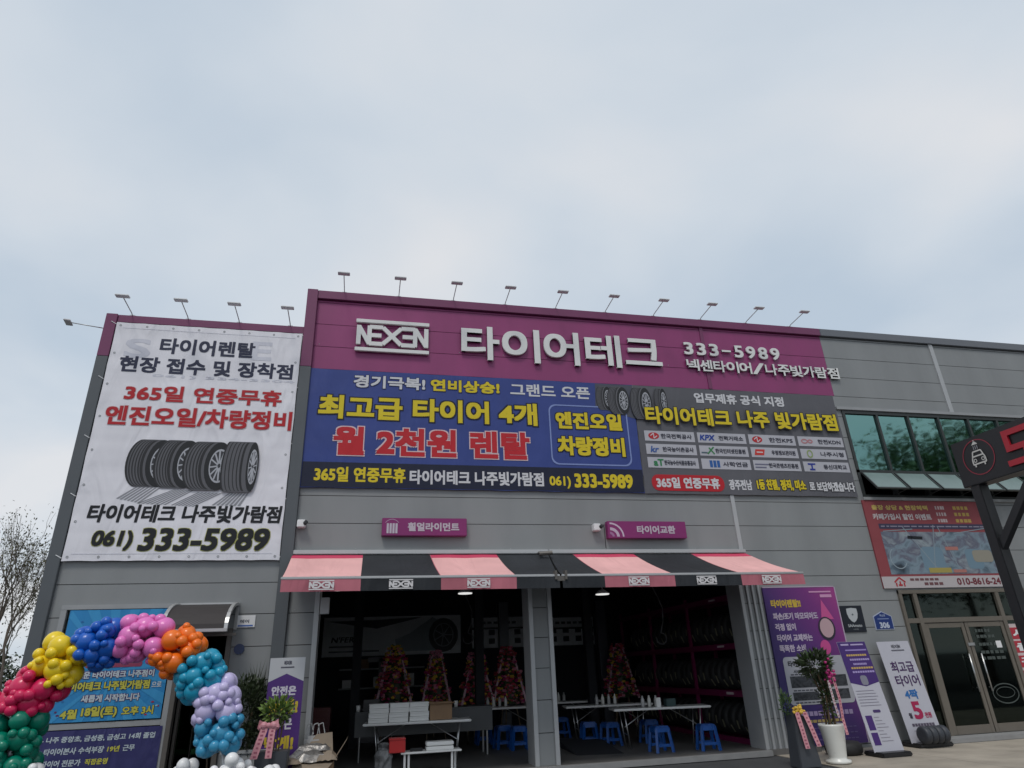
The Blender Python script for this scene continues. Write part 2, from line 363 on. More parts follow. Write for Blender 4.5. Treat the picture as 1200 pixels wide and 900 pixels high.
def precache():
    obs = []
    for s, res in PRE:
        c = bpy.data.curves.new('lettering', 'FONT'); c.body = s; c.size = 1; c.resolution_u = res
        o = bpy.data.objects.new('lettering', c); C.objects.link(o); obs.append((s, res, o))
    dg = bpy.context.evaluated_depsgraph_get()
    for s, res, o in obs:
        me = bpy.data.meshes.new_from_object(o.evaluated_get(dg))
        v = [tuple(q.co[:2]) for q in me.vertices]; f = [tuple(p.vertices) for p in me.polygons]; ed = {}
        for p in f:
            for a, b in zip(p, p[1:]+p[:1]): ed[(min(a, b), max(a, b))] = ed.get((min(a, b), max(a, b)), 0)+1
        _glyph[(s, res)] = (v, f, set(k for k, n in ed.items() if n == 1)); bpy.data.meshes.remove(me)
    for s, res, o in obs:
        c = o.data; bpy.data.objects.remove(o); bpy.data.curves.remove(c)
precache()
def text(parent, s, box, y, m, bold=.03, name='lettering', outline=None, ow=.03, T=None, **k):
    x0, x1, z0, z1 = box
    if x0 > x1: x0, x1 = x1, x0
    if z0 > z1: z0, z1 = z1, z0
    obs = []
    if outline is not None:
        mb = letters_mb(s, x0, x1, z0, z1, y, bold, grow=ow*(z1-z0), **k)
        if T is not None: mb.v = [tuple(T@Vector(p)) for p in mb.v]
        obs.append(part('lettering_outline', mb, outline, parent)); y -= .0035
    mb = letters_mb(s, x0, x1, z0, z1, y, bold, **k)
    if T is not None: mb.v = [tuple(T@Vector(p)) for p in mb.v]
    obs.append(part(name, mb, m, parent)); return obs
def pbox(a, b, Y=YF):
    """box on plane Y from two photo corners, top-left and bottom-right"""
    p = W(*a, Y); q = W(*b, Y); return (p.x, q.x, q.z, p.z)
def circ(cx, cz, rx, rz, n=24, a0=0, a1=2*PI):
    return [(cx+rx*math.cos(a0+(a1-a0)*i/n), cz+rz*math.sin(a0+(a1-a0)*i/n)) for i in range(n if abs(a1-a0) > 6.2 else n+1)]
def ring_sheet(mb, cx, cz, rx, rz, w, y, n=24, a0=0, a1=2*PI):
    for i in range(n):
        t0 = a0+(a1-a0)*i/n; t1 = a0+(a1-a0)*(i+1)/n
        mb.sheet([(cx+(rx-w)*math.cos(t0), cz+(rz-w)*math.sin(t0)), (cx+rx*math.cos(t0), cz+rz*math.sin(t0)), (cx+rx*math.cos(t1), cz+rz*math.sin(t1)), (cx+(rx-w)*math.cos(t1), cz+(rz-w)*math.sin(t1))], y)
    return mb
def rrect(x0, x1, z0, z1, r, n=5):
    pts = []
    for cx, cz, a in ((x1-r, z0+r, -PI/2), (x1-r, z1-r, 0), (x0+r, z1-r, PI/2), (x0+r, z0+r, PI)):
        pts += [(cx+r*math.cos(a+PI/2*i/n), cz+r*math.sin(a+PI/2*i/n)) for i in range(n+1)]
    return pts
def outline_sheet(mb, pts, w, y):
    n = len(pts); cx = sum(p[0] for p in pts)/n; cz = sum(p[1] for p in pts)/n
    x0, x1 = min(p[0] for p in pts), max(p[0] for p in pts); z0, z1 = min(p[1] for p in pts), max(p[1] for p in pts)
    sx = 1-2*w/(x1-x0); sz = 1-2*w/(z1-z0)
    q = [(cx+(a-cx)*sx, cz+(b-cz)*sz) for a, b in pts]
    for i in range(n): j = (i+1) % n; mb.sheet([q[i], pts[i], pts[j], q[j]], y)
    return mb
def segs(mb, lines, w, y, ex=0):
    """flat strokes (or solid bars when ex) between (x,z) points"""
    for i, (a, b) in enumerate(lines):
        a = Vector((a[0], a[1])); b = Vector((b[0], b[1])); d = (b-a).normalized(); q = Vector((-d.y, d.x))*w/2
        pts = [a-q, b-q, b+q, a+q]; yy = y-.0004*i
        if ex: mb.prism([tuple(p) for p in pts], yy-ex, yy)
        else: mb.sheet([tuple(p) for p in pts], yy)
    return mb
def nx_lines(x0, x1, z0, z1):
    """strokes of the five-letter wordmark between the two bars"""
    w = x1-x0; h = z1-z0; L = []
    def P(a, b): return (x0+a*w, z0+b*h)
    L += [(P(.02, 0), P(.02, 1)), (P(.02, .95), P(.17, .05)), (P(.17, 0), P(.17, 1))]            # N
    L += [(P(.17, .94), P(.36, .94)), (P(.20, .5), P(.34, .5)), (P(.17, .06), P(.36, .06))]     # E
    L += [(P(.36, .94), P(.62, .06)), (P(.36, .06), P(.62, .94))]                               # X
    L += [(P(.62, .94), P(.82, .94)), (P(.64, .5), P(.79, .5)), (P(.62, .06), P(.82, .06))]     # reversed E
    L += [(P(.82, 0), P(.82, 1)), (P(.82, .95), P(.98, .05)), (P(.98, 0), P(.98, 1))]           # N
    return L

# ================================================================== GROUND
GZ = -.10
mb = MB(); mb.add([(-500, -400, GZ), (500, -400, GZ), (500, 800, GZ), (-500, 800, GZ)], [(0, 1, 2, 3)]); struct('ground', mb, M['asphalt'])
mb = MB()
pv = struct('pavement', MB().add([(7.15, 5.5, GZ+.004), (40, 5.5, GZ+.004), (40, YF, GZ+.004), (7.9, YF, GZ+.004)], [(0, 1, 2, 3)]), M['gap'])
for i in range(12):
    for j in range(3):
        xa = 7.9+i*2.0; ya = YF-(j+1)*2.0
        x0_ = xa if i else (7.9-.12*(j+1))
        part('paving_slab', MB().box(x0_, xa+1.988, ya, ya+1.988, GZ-.05, GZ+.012), M['pave'], pv)
struct('roadside_verge', MB().add([(-120, 24, GZ+.01), (-7, 24, GZ+.01), (-7, 200, GZ+.01), (-120, 200, GZ+.01)], [(0, 1, 2, 3)]), M['grass'])

# ================================================================== BUILDING
XL, XM, XR = -5.33, -1.53, 24.0
ZT, ZL = 9.35, 8.43
bld = thing('shop_building', 'long grey metal panelled workshop with magenta top band and two open garage bays', 'building', (9, YF, 0))
PIT = .536; GR = [8.55-PIT*k for k in range(-1, 17)]      # panel joints, top down
# openings: x0,x1,z0,z1
OG1 = (-.78, 3.11, -.1, 3.3); OG2 = (3.56, 7.64, -.1, 3.3)
OWIN = (11.24, 22.0, 4.94, 7.10)
ODR = (11.47, 16.4, -.1, 2.86)
OLW = (-4.95, -3.04, .0, 2.85); OLD = (-3.04, -2.2, -.1, 2.42)
def rsub(r, os):
    out = [r]
    for o in os:
        nx = []
        for a in out:
            x0, x1, z0, z1 = a
            if o[0] >= x1 or o[1] <= x0 or o[2] >= z1 or o[3] <= z0: nx.append(a); continue
            if o[0] > x0: nx.append((x0, o[0], z0, z1))
            if o[1] < x1: nx.append((o[1], x1, z0, z1))
            cx0, cx1 = max(x0, o[0]), min(x1, o[1])
            if o[3] < z1: nx.append((cx0, cx1, o[3], z1))
            if o[2] > z0: nx.append((cx0, cx1, z0, o[2]))
        out = nx
    return [a for a in out if a[1]-a[0] > .015 and a[3]-a[2] > .015]
g = .006
def panels(x0, x1, ztop, ops, m, zmin=-.1, y=YF, zs=None):
    zz = [z for z in GR if zmin < z < ztop-.05]; zz = [ztop]+zz+[zmin]
    for a, b in zip(zz, zz[1:]):
        for (p0, p1, q0, q1) in rsub((x0, x1, b, a), ops):
            gl = g*.4 if p0 == x0 else 0; gr_ = g*.4 if p1 == x1 else 0; gb = g if q0 == b else 0; gt = g if q1 == a else 0
            part('wall_panel', MB().box(p0+gl, p1-gr_, y, y+.06, q0+gb, q1-gt), m, bld)
OPS = [OG1, OG2, OWIN, ODR]
ZM = 7.49
XMAG = 11.16
# magenta upper panels
panels(-1.31, 7.8, 9.14, [], M['panelmag'], ZM); panels(7.8, XMAG, 9.14, [], M['panelmag'], ZM)
panels(XMAG, 14.5, 9.14, OPS, M['panel'], ZM); panels(14.5, XR, 9.14, OPS, M['panel'], ZM)
panels(-1.31, 7.86, ZM, OPS, M['panel']); panels(7.86, 14.55, ZM, OPS, M['panel']); panels(14.55, XR, ZM, OPS, M['panel'])
# left wing panels
panels(-5.13, XM, 8.24, [OLW, OLD], M['panel'])
# backing behind the joints
def backing(x0, x1, z0, z1, ops):
    b = MB()
    for r in rsub((x0, x1, z0, z1), ops): b.box(r[0], r[1], YF+.062, YF+.25, r[2], r[3])
    part('wall', b, M['gap'], bld)
backing(XM, XR, -.1, ZT-.02, OPS); backing(XL+.02, XM, -.1, ZL-.02, [OLW, OLD])
# shell: sides, back, roofs
b = MB(); b.box(XL, XL+.2, YF+.25, 26, -.1, ZL-.04); b.box(XR-.2, XR, YF+.25, 26, -.1, ZT-.04); b.box(XL, XR, 26, 26.2, -.1, ZL-.04); b.box(XM, XM+.2, YF+.25, 26, ZL-.3, ZT-.04)
part('side_wall', b, M['panel'], bld)
part('roof', MB().box(XM+.2, XR-.2, YF+.25, 26, 9.1, 9.2).box(XL+.2, XM, YF+.25, 26, 8.1, 8.2), M['capgrey'], bld)
# parapet caps
part('parapet_cap', MB().box(-1.31, XMAG, YF-.07, YF+.35, 9.15, ZT), M['capmag'], bld, bevel=.008)
part('parapet_cap', MB().box(XMAG+.002, XR, YF-.07, YF+.35, 9.15, ZT), M['capgrey'], bld, bevel=.008)
part('parapet_cap', MB().box(-5.12, XM, YF-.05, YF+.35, 8.26, ZL), M['capmag'], bld, bevel=.008)
# corner pilasters
for (x0, x1, zt, y) in ((-1.53, -1.312, ZT+.003, YF-.10), (-5.33, -5.122, ZL+.003, YF-.08)):
    part('corner_post', MB().box(x0, x1, y, YF+.3, ZM, zt), M['capmag'], bld, bevel=.006, label='magenta upper corner post')
    part('corner_post', MB().box(x0, x1, y, YF+.3, -.1, ZM-.003), M['pil'], bld, bevel=.006, label='charcoal lower corner post')
scr = MB()
for x in [-1.2+1.0*i for i in range(24)]:
    for z in GR[2:14:2]:
        if not any(o[0]-.05 < x < o[1]+.05 and o[2]-.05 < z < o[3]+.05 for o in OPS): scr.lathe([(.012, 0), (.009, .006)], n=6, T=Matrix.Translation((x, YF, z+.05)) @ Matrix.Rotation(R(90), 4, 'X'))
part('panel_screws', scr, M['trimg'], bld)['kind'] = 'stuff'
# vertical cover strips
part('joint_strip', MB().box(7.76, 7.85, YF-.02, YF, 7.5, 9.145), M['capmag'], bld)
part('joint_strip', MB().box(7.81, 7.90, YF-.03, YF, 3.73, 4.93), M['trim'], bld)
part('joint_strip', MB().box(14.46, 14.58, YF-.03, YF, 7.16, 9.145), M['trim'], bld)
part('joint_strip', MB().box(4.80, 4.815, YF-.003, YF+.01, 3.73, 4.26), M['gap'], bld)
# thin flashing under the big banners and over the windows
part('flashing', MB().box(11.1, XR, YF-.06, YF, 7.12, 7.19), M['trimg'], bld)
part('flashing', MB().box(11.2, XR, YF-.06, YF, 4.87, 4.935), M['trimg'], bld)
# garage jambs and column
def jamb(x0, x1, name='jamb_trim', z1=3.3, y=YF-.05): part(name, MB().box(x0, x1, y, YF+.5, -.1, z1), M['trim'], bld, bevel=.005)
jamb(-.86, -.774); jamb(3.104, 3.185); jamb(3.485, 3.566); jamb(7.634, 7.71)
zc = [-.1]+[z for z in reversed(GR) if -.1 < z < 3.3]+[3.3]
for a, b2 in zip(zc, zc[1:]):
    part('column_panel', MB().box(3.187, 3.483, YF-.012, YF+.1, a+g, b2-g), M['panel'], bld)
part('column_core', MB().box(3.187, 3.483, YF+.11, YF+.5, -.1, 3.3), M['gap'], bld)
for x in (7.80, 7.93, 8.06):
    part('wall_rib', MB().box(x, x+.05, YF-.035, YF, -.1, 3.1), M['trim'], bld, bevel=.004)
part('lintel', MB().box(-.86, 7.71, YF+.05, YF+.5, 3.302, 3.8), M['gap'], bld)
# garage room
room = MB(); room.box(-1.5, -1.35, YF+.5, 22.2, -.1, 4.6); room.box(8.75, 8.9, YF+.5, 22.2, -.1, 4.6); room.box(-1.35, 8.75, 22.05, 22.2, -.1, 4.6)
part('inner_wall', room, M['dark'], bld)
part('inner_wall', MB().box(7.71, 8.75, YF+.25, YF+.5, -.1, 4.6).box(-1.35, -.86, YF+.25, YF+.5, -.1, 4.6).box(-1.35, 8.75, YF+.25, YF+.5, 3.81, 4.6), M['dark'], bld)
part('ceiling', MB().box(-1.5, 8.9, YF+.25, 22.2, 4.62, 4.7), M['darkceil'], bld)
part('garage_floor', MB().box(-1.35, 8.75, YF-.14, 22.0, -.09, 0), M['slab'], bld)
part('sill', MB().box(-.78, 7.64, YF-.26, YF-.142, -.09, .006), M['kerb'], bld, bevel=.006)
# posts and beams inside the garage
for x in (-.2, 2.9, 5.9):
    part('steel_column', MB().box(x, x+.22, 18.0, 18.22, 0, 4.6), M['dark'], bld)
part('roof_beam', MB().box(-1.3, 8.7, 17.95, 18.2, 4.2, 4.55).box(-1.3, 8.7, 14.6, 14.8, 4.2, 4.55), M['dark'], bld)
# office left: floor, walls
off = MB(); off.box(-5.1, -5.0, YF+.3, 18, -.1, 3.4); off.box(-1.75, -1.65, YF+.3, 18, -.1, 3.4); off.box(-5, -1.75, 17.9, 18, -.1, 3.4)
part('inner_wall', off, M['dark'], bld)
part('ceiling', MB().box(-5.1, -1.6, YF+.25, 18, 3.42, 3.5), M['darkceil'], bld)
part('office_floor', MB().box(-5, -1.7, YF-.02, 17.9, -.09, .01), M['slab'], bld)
# reception right: dark room behind the doors and upper room
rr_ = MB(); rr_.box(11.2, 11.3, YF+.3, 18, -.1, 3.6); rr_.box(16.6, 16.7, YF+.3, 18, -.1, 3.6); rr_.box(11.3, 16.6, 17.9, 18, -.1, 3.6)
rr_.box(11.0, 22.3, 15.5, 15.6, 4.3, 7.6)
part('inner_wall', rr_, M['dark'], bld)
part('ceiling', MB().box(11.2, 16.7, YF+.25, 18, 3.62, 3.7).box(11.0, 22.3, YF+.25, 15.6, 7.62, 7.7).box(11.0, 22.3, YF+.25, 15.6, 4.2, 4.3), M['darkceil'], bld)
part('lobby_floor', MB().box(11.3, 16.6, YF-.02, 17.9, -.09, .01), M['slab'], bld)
part('door_step', MB().box(11.4, 16.6, YF-.42, YF-.03, -.09, .0), M['kerb'], bld, bevel=.01)

# ---------------- upper ribbon window
GTOP = glass('tinted_glass', (.35, .64, .58), .48, (.10, .22, .20), bump=.06)
GLOW = glass('tinted_glass_low', (.33, .52, .50), .40, (.10, .20, .18))
wf = part('window', MB().box(11.24, 22, YF-.03, YF+.12, 7.03, 7.10).box(11.24, 22, YF-.03, YF+.12, 5.53, 5.60).box(11.24, 22, YF-.03, YF+.12, 4.94, 5.0).box(11.24, 11.31, YF-.03, YF+.12, 5.0, 7.03), M['framedk'], bld)
xs = [11.31+.905*i for i in range(12)]
for i, (a, b2) in enumerate(zip(xs, xs[1:])):
    part('pane', MB().box(a+.03, b2-.03, YF+.02, YF+.035, 5.6, 7.03), GTOP, wf)
    part('mullion', MB().box(b2-.03, b2+.03, YF-.028, YF+.11, 5.0, 7.028), M['framedk'], wf)
for i, (a, b2) in enumerate(zip(xs, xs[1:])):
    if i < 5:    # hinged at the top and pushed out
        T = Matrix.Translation((0, YF-.03, 5.52)) @ Matrix.Rotation(R(-38), 4, 'X')
        s_ = MB().box(a+.035, b2-.035, -.012, .0, -.58, 0, T)
        part('open_sash', s_, mat('sash_painted_reflection', (.17, .235, .225), .18, var=.06, spec=.8), bld)  # flat grey-green stands in for bright ground mirrored in the sash glass
        fr = MB().box(a+.03, b2-.03, -.03, .01, -.60, -.565, T).box(a+.02, a+.05, -.03, .01, -.6, 0, T).box(b2-.05, b2-.02, -.03, .01, -.6, 0, T)
        part('sash_frame', fr, M['framedk'], bld)
        part('stay_arm', MB().bar((b2-.06, YF, 5.02), (b2-.06, YF-.34, 5.06), .02, .02), M['framedk'], bld)
    else:
        part('pane', MB().box(a+.03, b2-.03, YF+.02, YF+.035, 5.0, 5.53), GLOW, wf)

# ---------------- glazed entrance, right
GD = glass('door_glass', (.42, .52, .47), .03, (.22, .34, .29))
BR = M['bronze']
ef = MB()
for x0, x1 in ((11.47, 11.55), (11.83, 11.93), (14.02, 14.12), (16.3, 16.4)): ef.box(x0, x1, YF-.05, YF+.10, 0, 2.86)
part('entrance_frame', ef, BR, bld, bevel=.004)
part('entrance_transom', MB().box(11.47, 16.4, YF-.055, YF+.10, 2.78, 2.862).box(11.55, 14.02, YF-.047, YF+.095, 2.17, 2.27).box(14.12, 16.3, YF-.047, YF+.095, 2.17, 2.27).box(11.55, 11.83, YF-.047, YF+.095, 0, .1).box(14.12, 16.3, YF-.047, YF+.095, 0, .1), BR, bld, bevel=.004)
for a, b2, z0, z1 in ((11.55, 11.83, .1, 2.17), (11.55, 11.83, 2.27, 2.78), (11.93, 14.02, 2.27, 2.78), (14.12, 16.3, 2.27, 2.78), (14.12, 16.3, .1, 2.17)):
    part('pane', MB().box(a, b2, YF+.01, YF+.02, z0, z1), GD, bld)
for (x0, x1, hx) in ((11.94, 12.955, 12.80), (12.975, 14.01, 13.12)):
    d = part('entrance_door', MB().box(x0, x0+.085, YF-.03, YF+.02, .01, 2.16).box(x1-.085, x1, YF-.03, YF+.02, .01, 2.16).box(x0+.085, x1-.085, YF-.03, YF+.02, .01, .17).box(x0+.085, x1-.085, YF-.03, YF+.02, 2.06, 2.16), BR, bld, bevel=.004)
    part('pane', MB().box(x0+.085, x1-.085, YF-.012, YF-.002, .17, 2.06), GD, d)
    hl = MB().tube((hx, YF-.09, .78), (hx, YF-.09, 1.52), .016, 10).tube((hx, YF-.09, .86), (hx, YF-.03, .86), .01).tube((hx, YF-.09, 1.44), (hx, YF-.03, 1.44), .01)
    part('handle', hl, M['steel'], d, smooth=True)
part('door_lock', MB().box(12.90, 13.07, YF-.05, YF-.031, 1.68, 1.74), M['steel'], bld)
# lettering on the right-hand leaf, a small notice and the oval sticker
lt_ink = mat('window_print', (.06, .075, .07), .5); LY = YF-.017
dl = thing('door_sticker', 'pale lettering and oval ring stuck on the right leaf of the glass door', 'sticker', (13.5, LY, .6))
for i, (z, w_) in enumerate(((1.98, .42), (1.86, .5), (1.70, .5), (1.54, .62), (1.42, .62))):
    for k in range(5):
        part('print_block', MB().box(13.2+k*w_/5, 13.2+k*w_/5+w_/5-random.uniform(.01, .05), LY-.002, LY, z-.03, z+.03), lt_ink, dl)
part('print_ring', ring_sheet(MB(), 13.52, .72, .34, .2, .022, LY-.002), lt_ink, dl)
part('print_ring', ring_sheet(MB(), 13.52, .74, .24, .11, .014, LY-.0025), lt_ink, dl)
solo('door_notice', MB().box(13.66, 13.80, LY-.004, LY-.001, 1.62, 1.76), M['white'], 'small square white notice on the right leaf of the glass door', 'notice', (13.73, LY, 1.62))
# red posters on the right-hand side glass
rp = thing('window_poster', 'tall red and white poster on the glass right of the entrance doors', 'poster', (14.7, YF-.02, .6))
part('backing', MB().box(14.13, 15.2, YF+.001, YF+.006, .55, 2.1), mat('poster_white', (.6, .5, .5), .5), rp)
for i, z in enumerate((1.9, 1.62, 1.32, 1.02)):
    part('print_band', MB().box(14.14, 15.18, YF-.004, YF-.001, z-.12, z+.12), mat('poster_red', (.42, .03, .05), .5), rp)
    text(rp, ('세차', '출장', '광택', '실내')[i], (14.2, 15.1, z-.09, z+.09), YF-.006, M['white'], .06)

# ---------------- left wing: window, door, canopy
fr = MB()
part('window_frame', MB().box(-4.95, -3.04, YF-.04, YF+.1, 2.775, 2.85).box(-4.95, -4.86, YF-.04, YF+.1, 0, 2.775).box(-3.125, -3.04, YF-.04, YF+.1, 0, 2.775).box(-4.86, -3.125, YF-.035, YF+.095, .97, 1.055).box(-4.86, -3.125, YF-.035, YF+.095, 0, .08), M['trimg'], bld, bevel=.004)
part('pane', MB().box(-4.86, -3.125, YF+.03, YF+.04, 1.055, 2.775), glass('office_glass', (.5, .6, .6), .06, (.4, .5, .5)), bld)
part('pane', MB().box(-4.86, -3.125, YF+.03, YF+.04, .08, .97), glass('office_glass', (.5, .6, .6), .06), bld)
part('door_frame', MB().box(-3.038, -2.965, YF-.05, YF+.1, -.05, 2.42).box(-2.28, -2.2, YF-.05, YF+.1, -.05, 2.42).box(-2.965, -2.28, YF-.05, YF+.1, 2.33, 2.42), M['bronzedk'], bld, bevel=.004)
# door leaf standing open inward-outward
T = Matrix.Translation((-2.93, YF+.12, 0)) @ Matrix.Rotation(R(82), 4, 'Z')
dlf = part('office_door', MB().box(0, .07, -.02, .02, .02, 2.3, T).box(.75, .82, -.02, .02, .02, 2.3, T).box(.07, .75, -.02, .02, .02, .14, T).box(.07, .75, -.02, .02, 2.2, 2.3, T), M['bronzedk'], bld)
part('pane', MB().box(.07, .75, -.005, .005, .14, 2.2, T), GD, dlf)
part('lock_box', MB().box(.68, .8, -.06, -.021, .95, 1.25, T), M['pblack'], dlf)
cn = thing('door_canopy', 'small curved smoked canopy with silver frame over the left office door', 'canopy', (-2.75, YF, 2.8))
ys = YF-.003
cur = [(YF-.86+.86*(1-math.cos(t)), 2.40+.42*math.sin(t)) for t in [PI/2*i/8 for i in range(9)]]
cur = [(ys-.86*math.cos(PI/2*i/8), 2.355+.465*math.sin(PI/2*i/8)) for i in range(9)]
for x in (-3.13, -2.17):
    s_ = MB()
    for (ya, za), (yb, zb) in zip(cur, cur[1:]): s_.bar((x, ya, za), (x, yb, zb), .055, .05)
    s_.bar((x, ys, 2.80), (x, ys-.001, 2.40), .05, .04)
    part('side_arch', s_, M['alu'], cn)
s_ = MB()
for (ya, za), (yb, zb) in zip(cur, cur[1:]):
    s_.add([(-3.11, ya, za), (-2.19, ya, za), (-2.19, yb, zb), (-3.11, yb, zb)], [(0, 1, 2, 3)])
part('canopy_sheet', s_, M['poly'], cn, smooth=True)
part('front_rail', MB().box(-3.16, -2.14, ys-.90, ys-.84, 2.32, 2.37), M['alu'], cn, bevel=.005)
part('wall_rail', MB().box(-3.16, -2.14, ys-.045, ys+.0, 2.80, 2.85), M['alu'], cn, bevel=.005)
part('lower_rail', MB().box(-3.12, -2.05, ys-.60, ys-.54, 2.27, 2.315), M['bronzedk'], cn)

# ---------------- name plates left of the bays
pl = thing('wall_plate', 'small white rectangular plate right of the curved door canopy', 'plate', (-2.0, YF, 2.4))
part('plate', MB().box(-2.16, -1.85, YF-.02, YF, 2.43, 2.63), M['white'], pl, bevel=.003)
text(pl, '에어', (-2.1, -1.95, 2.50, 2.56), YF-.0215, ink('30384a', False), .05)
part('print_stripe', MB().box(-2.13, -1.88, YF-.0215, YF-.0205, 2.445, 2.47), ink('4468b0', False), pl)
solo('alarm_badge', MB().add(*(lambda mb: (mb.v, mb.f))(MB().prism(circ(-2.06, 2.08, .085, .085, 20), YF-.03, YF))), mat('badge_blue', (.03, .05, .12), .4), 'round dark blue badge on the wall below the white plate', 'badge', (-2.06, YF, 2.08))

# ================================================================== ROOF FLOODLIGHTS
def floodlight(xb, zb, side=False):
    t = thing('floodlight', '', 'floodlight', (xb, YF-.03, zb), 'floodlights on arms along the roof edge')
    y0 = YF-.03
    part('arm', MB().path([(xb, y0, zb), (xb, y0-.06, zb+.03), (xb, y0-.62, zb+.07)], .010, 8), M['alu'], t, smooth=True)
    hd = MB().box(xb-.125, xb+.125, y0-.72, y0-.60, zb+.055, zb+.085)
    h_ = part('lamp_head', hd, M['white'], t, bevel=.008)
    part('lens', MB().box(xb-.11, xb+.11, y0-.705, y0-.615, zb+.051, zb+.054), mat('lamp_lens', (.75, .77, .8), .3), h_)
    part('bracket', MB().box(xb-.05, xb+.05, y0-.01, y0+.06, zb-.01, zb+.02), M['steel'], t)
    return t
fl0 = floodlight(-.76, 9.355)
xsm = [-.76, .43, 1.66, 2.87, 4.09, 5.33, 6.57, 7.82, 9.07, 10.32]
ordn = ['first', 'second', 'third', 'fourth', 'fifth', 'sixth', 'seventh', 'eighth', 'ninth', 'tenth']
for i, x in enumerate(xsm):
    o = fl0 if i == 0 else dup(fl0, (x, YF-.03, 9.355))
    o['label'] = 'floodlight on a thin arm above the magenta sign band, ' + ordn[i] + ' from the left'
for i, x in enumerate((-4.88, -3.83, -2.84, -1.82)):
    o = dup(fl0, (x, YF-.01, 8.44), R(0)); o['label'] = 'floodlight above the white hanging banner, ' + ordn[i] + ' from the left'
sf = dup(fl0, (-5.33, YF+.05, 8.12), R(-82)); sf['label'] = 'floodlight reaching sideways from the upper left corner of the building'

# ================================================================== CHANNEL LETTERS
cl = thing('storefront_lettering', 'raised white storefront name and phone number across the magenta band', 'sign', (5, YF, 7.9))
lg = W(417, 376); ly = YF-.03
x0, x1, z0, z1 = -.46, 1.12, 7.93, 8.70
part('logo_bar', MB().box(x0, x1, ly-.06, ly, z1-.085, z1), M['lwhite'], cl, bevel=.006)
part('logo_bar', MB().box(x0, x1, ly-.06, ly, z0, z0+.085), M['lwhite'], cl, bevel=.006)
ll = nx_lines(x0+.035, x1-.035, z0+.155, z1-.155)
for kk_, sl_ in enumerate((ll[0:3], ll[3:6], ll[6:8], ll[8:11], ll[11:])):
    part('logo_letter', segs(MB(), sl_, .092, ly-.01-.0017*kk_, .05), M['lwhite'], cl)
ch5 = [('타', 1.83, 2.70, 7.88, 8.72), ('이', 2.76, 3.64, 7.87, 8.72), ('어', 3.73, 4.58, 7.87, 8.72), ('테', 4.72, 5.60, 7.88, 8.72), ('크', 5.70, 6.62, 7.99, 8.68)]
for c_, a, b2, q0, q1 in ch5:
    part('sign_letter', letters_mb(c_, a, b2, q0, q1, ly, .034, ex=.055, res=6), M['lwhite'], cl)
tx = '333-5989'; a0 = 7.22; st = (9.90-7.22)/8
for i, c_ in enumerate(tx):
    z0_, z1_ = (8.36, 8.69) if c_ != '-' else (8.49, 8.54)
    part('sign_letter', letters_mb(c_, a0+i*st+.02, a0+i*st+.265, z0_, z1_, ly, .04 if c_ != '-' else .01, ex=.035, res=4), M['lwhite'], cl)
tx = '넥센타이어/나주빛가람점'; wd_ = (11.42-7.24)/12
for i, c_ in enumerate(tx):
    part('sign_letter', letters_mb(c_, 7.24+i*wd_+.01, 7.24+(i+1)*wd_-.012, 7.935, 8.24, ly, .036, ex=.035, res=3), M['lwhite'], cl)

# ================================================================== PRINTED TYRES
def print_tyre(parent, px, py, w, h, y, face=.42, dark=None):
    """px,py centre; flat printed tyre seen three-quarter from the front; face = width share of the wheel face"""
    D = ink('5c5c61'); L_ = ink('2b2b2e'); R_ = ink('a9abb2'); K = ink('222326')
    fx = w*face/2
    body = circ(px-w/2+fx*.9, py, fx*.9, h/2, 24, PI/2, 3*PI/2)+circ(px+w/2-fx, py, fx, h/2, 24, -PI/2, PI/2)
    part('print_tread', MB().sheet(body, y), D, parent)
    mb = MB()
    k = 6
    for i in range(k):
        g_ = (.022, .013, .013, .013, .016, .03)[i]; t = (i+.1)/k; cx = px-w/2+fx*.9+(w-2*fx)*t*.92
        pts = circ(cx, py, fx*.88, h/2*.97, 14, PI/2+.12, 3*PI/2-.12)
        for a, b_ in zip(pts, pts[1:]):
            mb.sheet([(a[0]-w*g_, a[1]), (b_[0]-w*g_, b_[1]), (b_[0]+w*g_, b_[1]), (a[0]+w*g_, a[1])], y-LAY)
    part('print_groove', mb, L_, parent)
    cx = px+w/2-fx
    part('print_sidewall', MB().sheet(circ(cx, py, fx, h/2*.99, 24), y-2*LAY), K, parent)
    part('print_rim', MB().sheet(circ(cx+fx*.05, py, fx*.72, h/2*.70, 24), y-3*LAY), R_, parent)
    part('print_wheel_well', MB().sheet(circ(cx+fx*.05, py, fx*.64, h/2*.62, 24), y-4*LAY), ink('3a3b40'), parent)
    sp_ = MB()
    for i in range(12):
        a = 2*PI*i/12+.1
        p0 = (cx+fx*.05+fx*.1*math.cos(a), py+h*.05*math.sin(a)); p1 = (cx+fx*.05+fx*.64*math.cos(a), py+h*.31*math.sin(a))
        n_ = (-(p1[1]-p0[1]), p1[0]-p0[0]); l_ = math.hypot(*n_); n_ = (n_[0]/l_*w*.016, n_[1]/l_*w*.016)
        sp_.sheet([(p0[0]-n_[0], p0[1]-n_[1]), (p1[0]-n_[0], p1[1]-n_[1]), (p1[0]+n_[0], p1[1]+n_[1]), (p0[0]+n_[0], p0[1]+n_[1])], y-5*LAY-.0002*i)
    part('print_spoke', sp_, R_, parent)

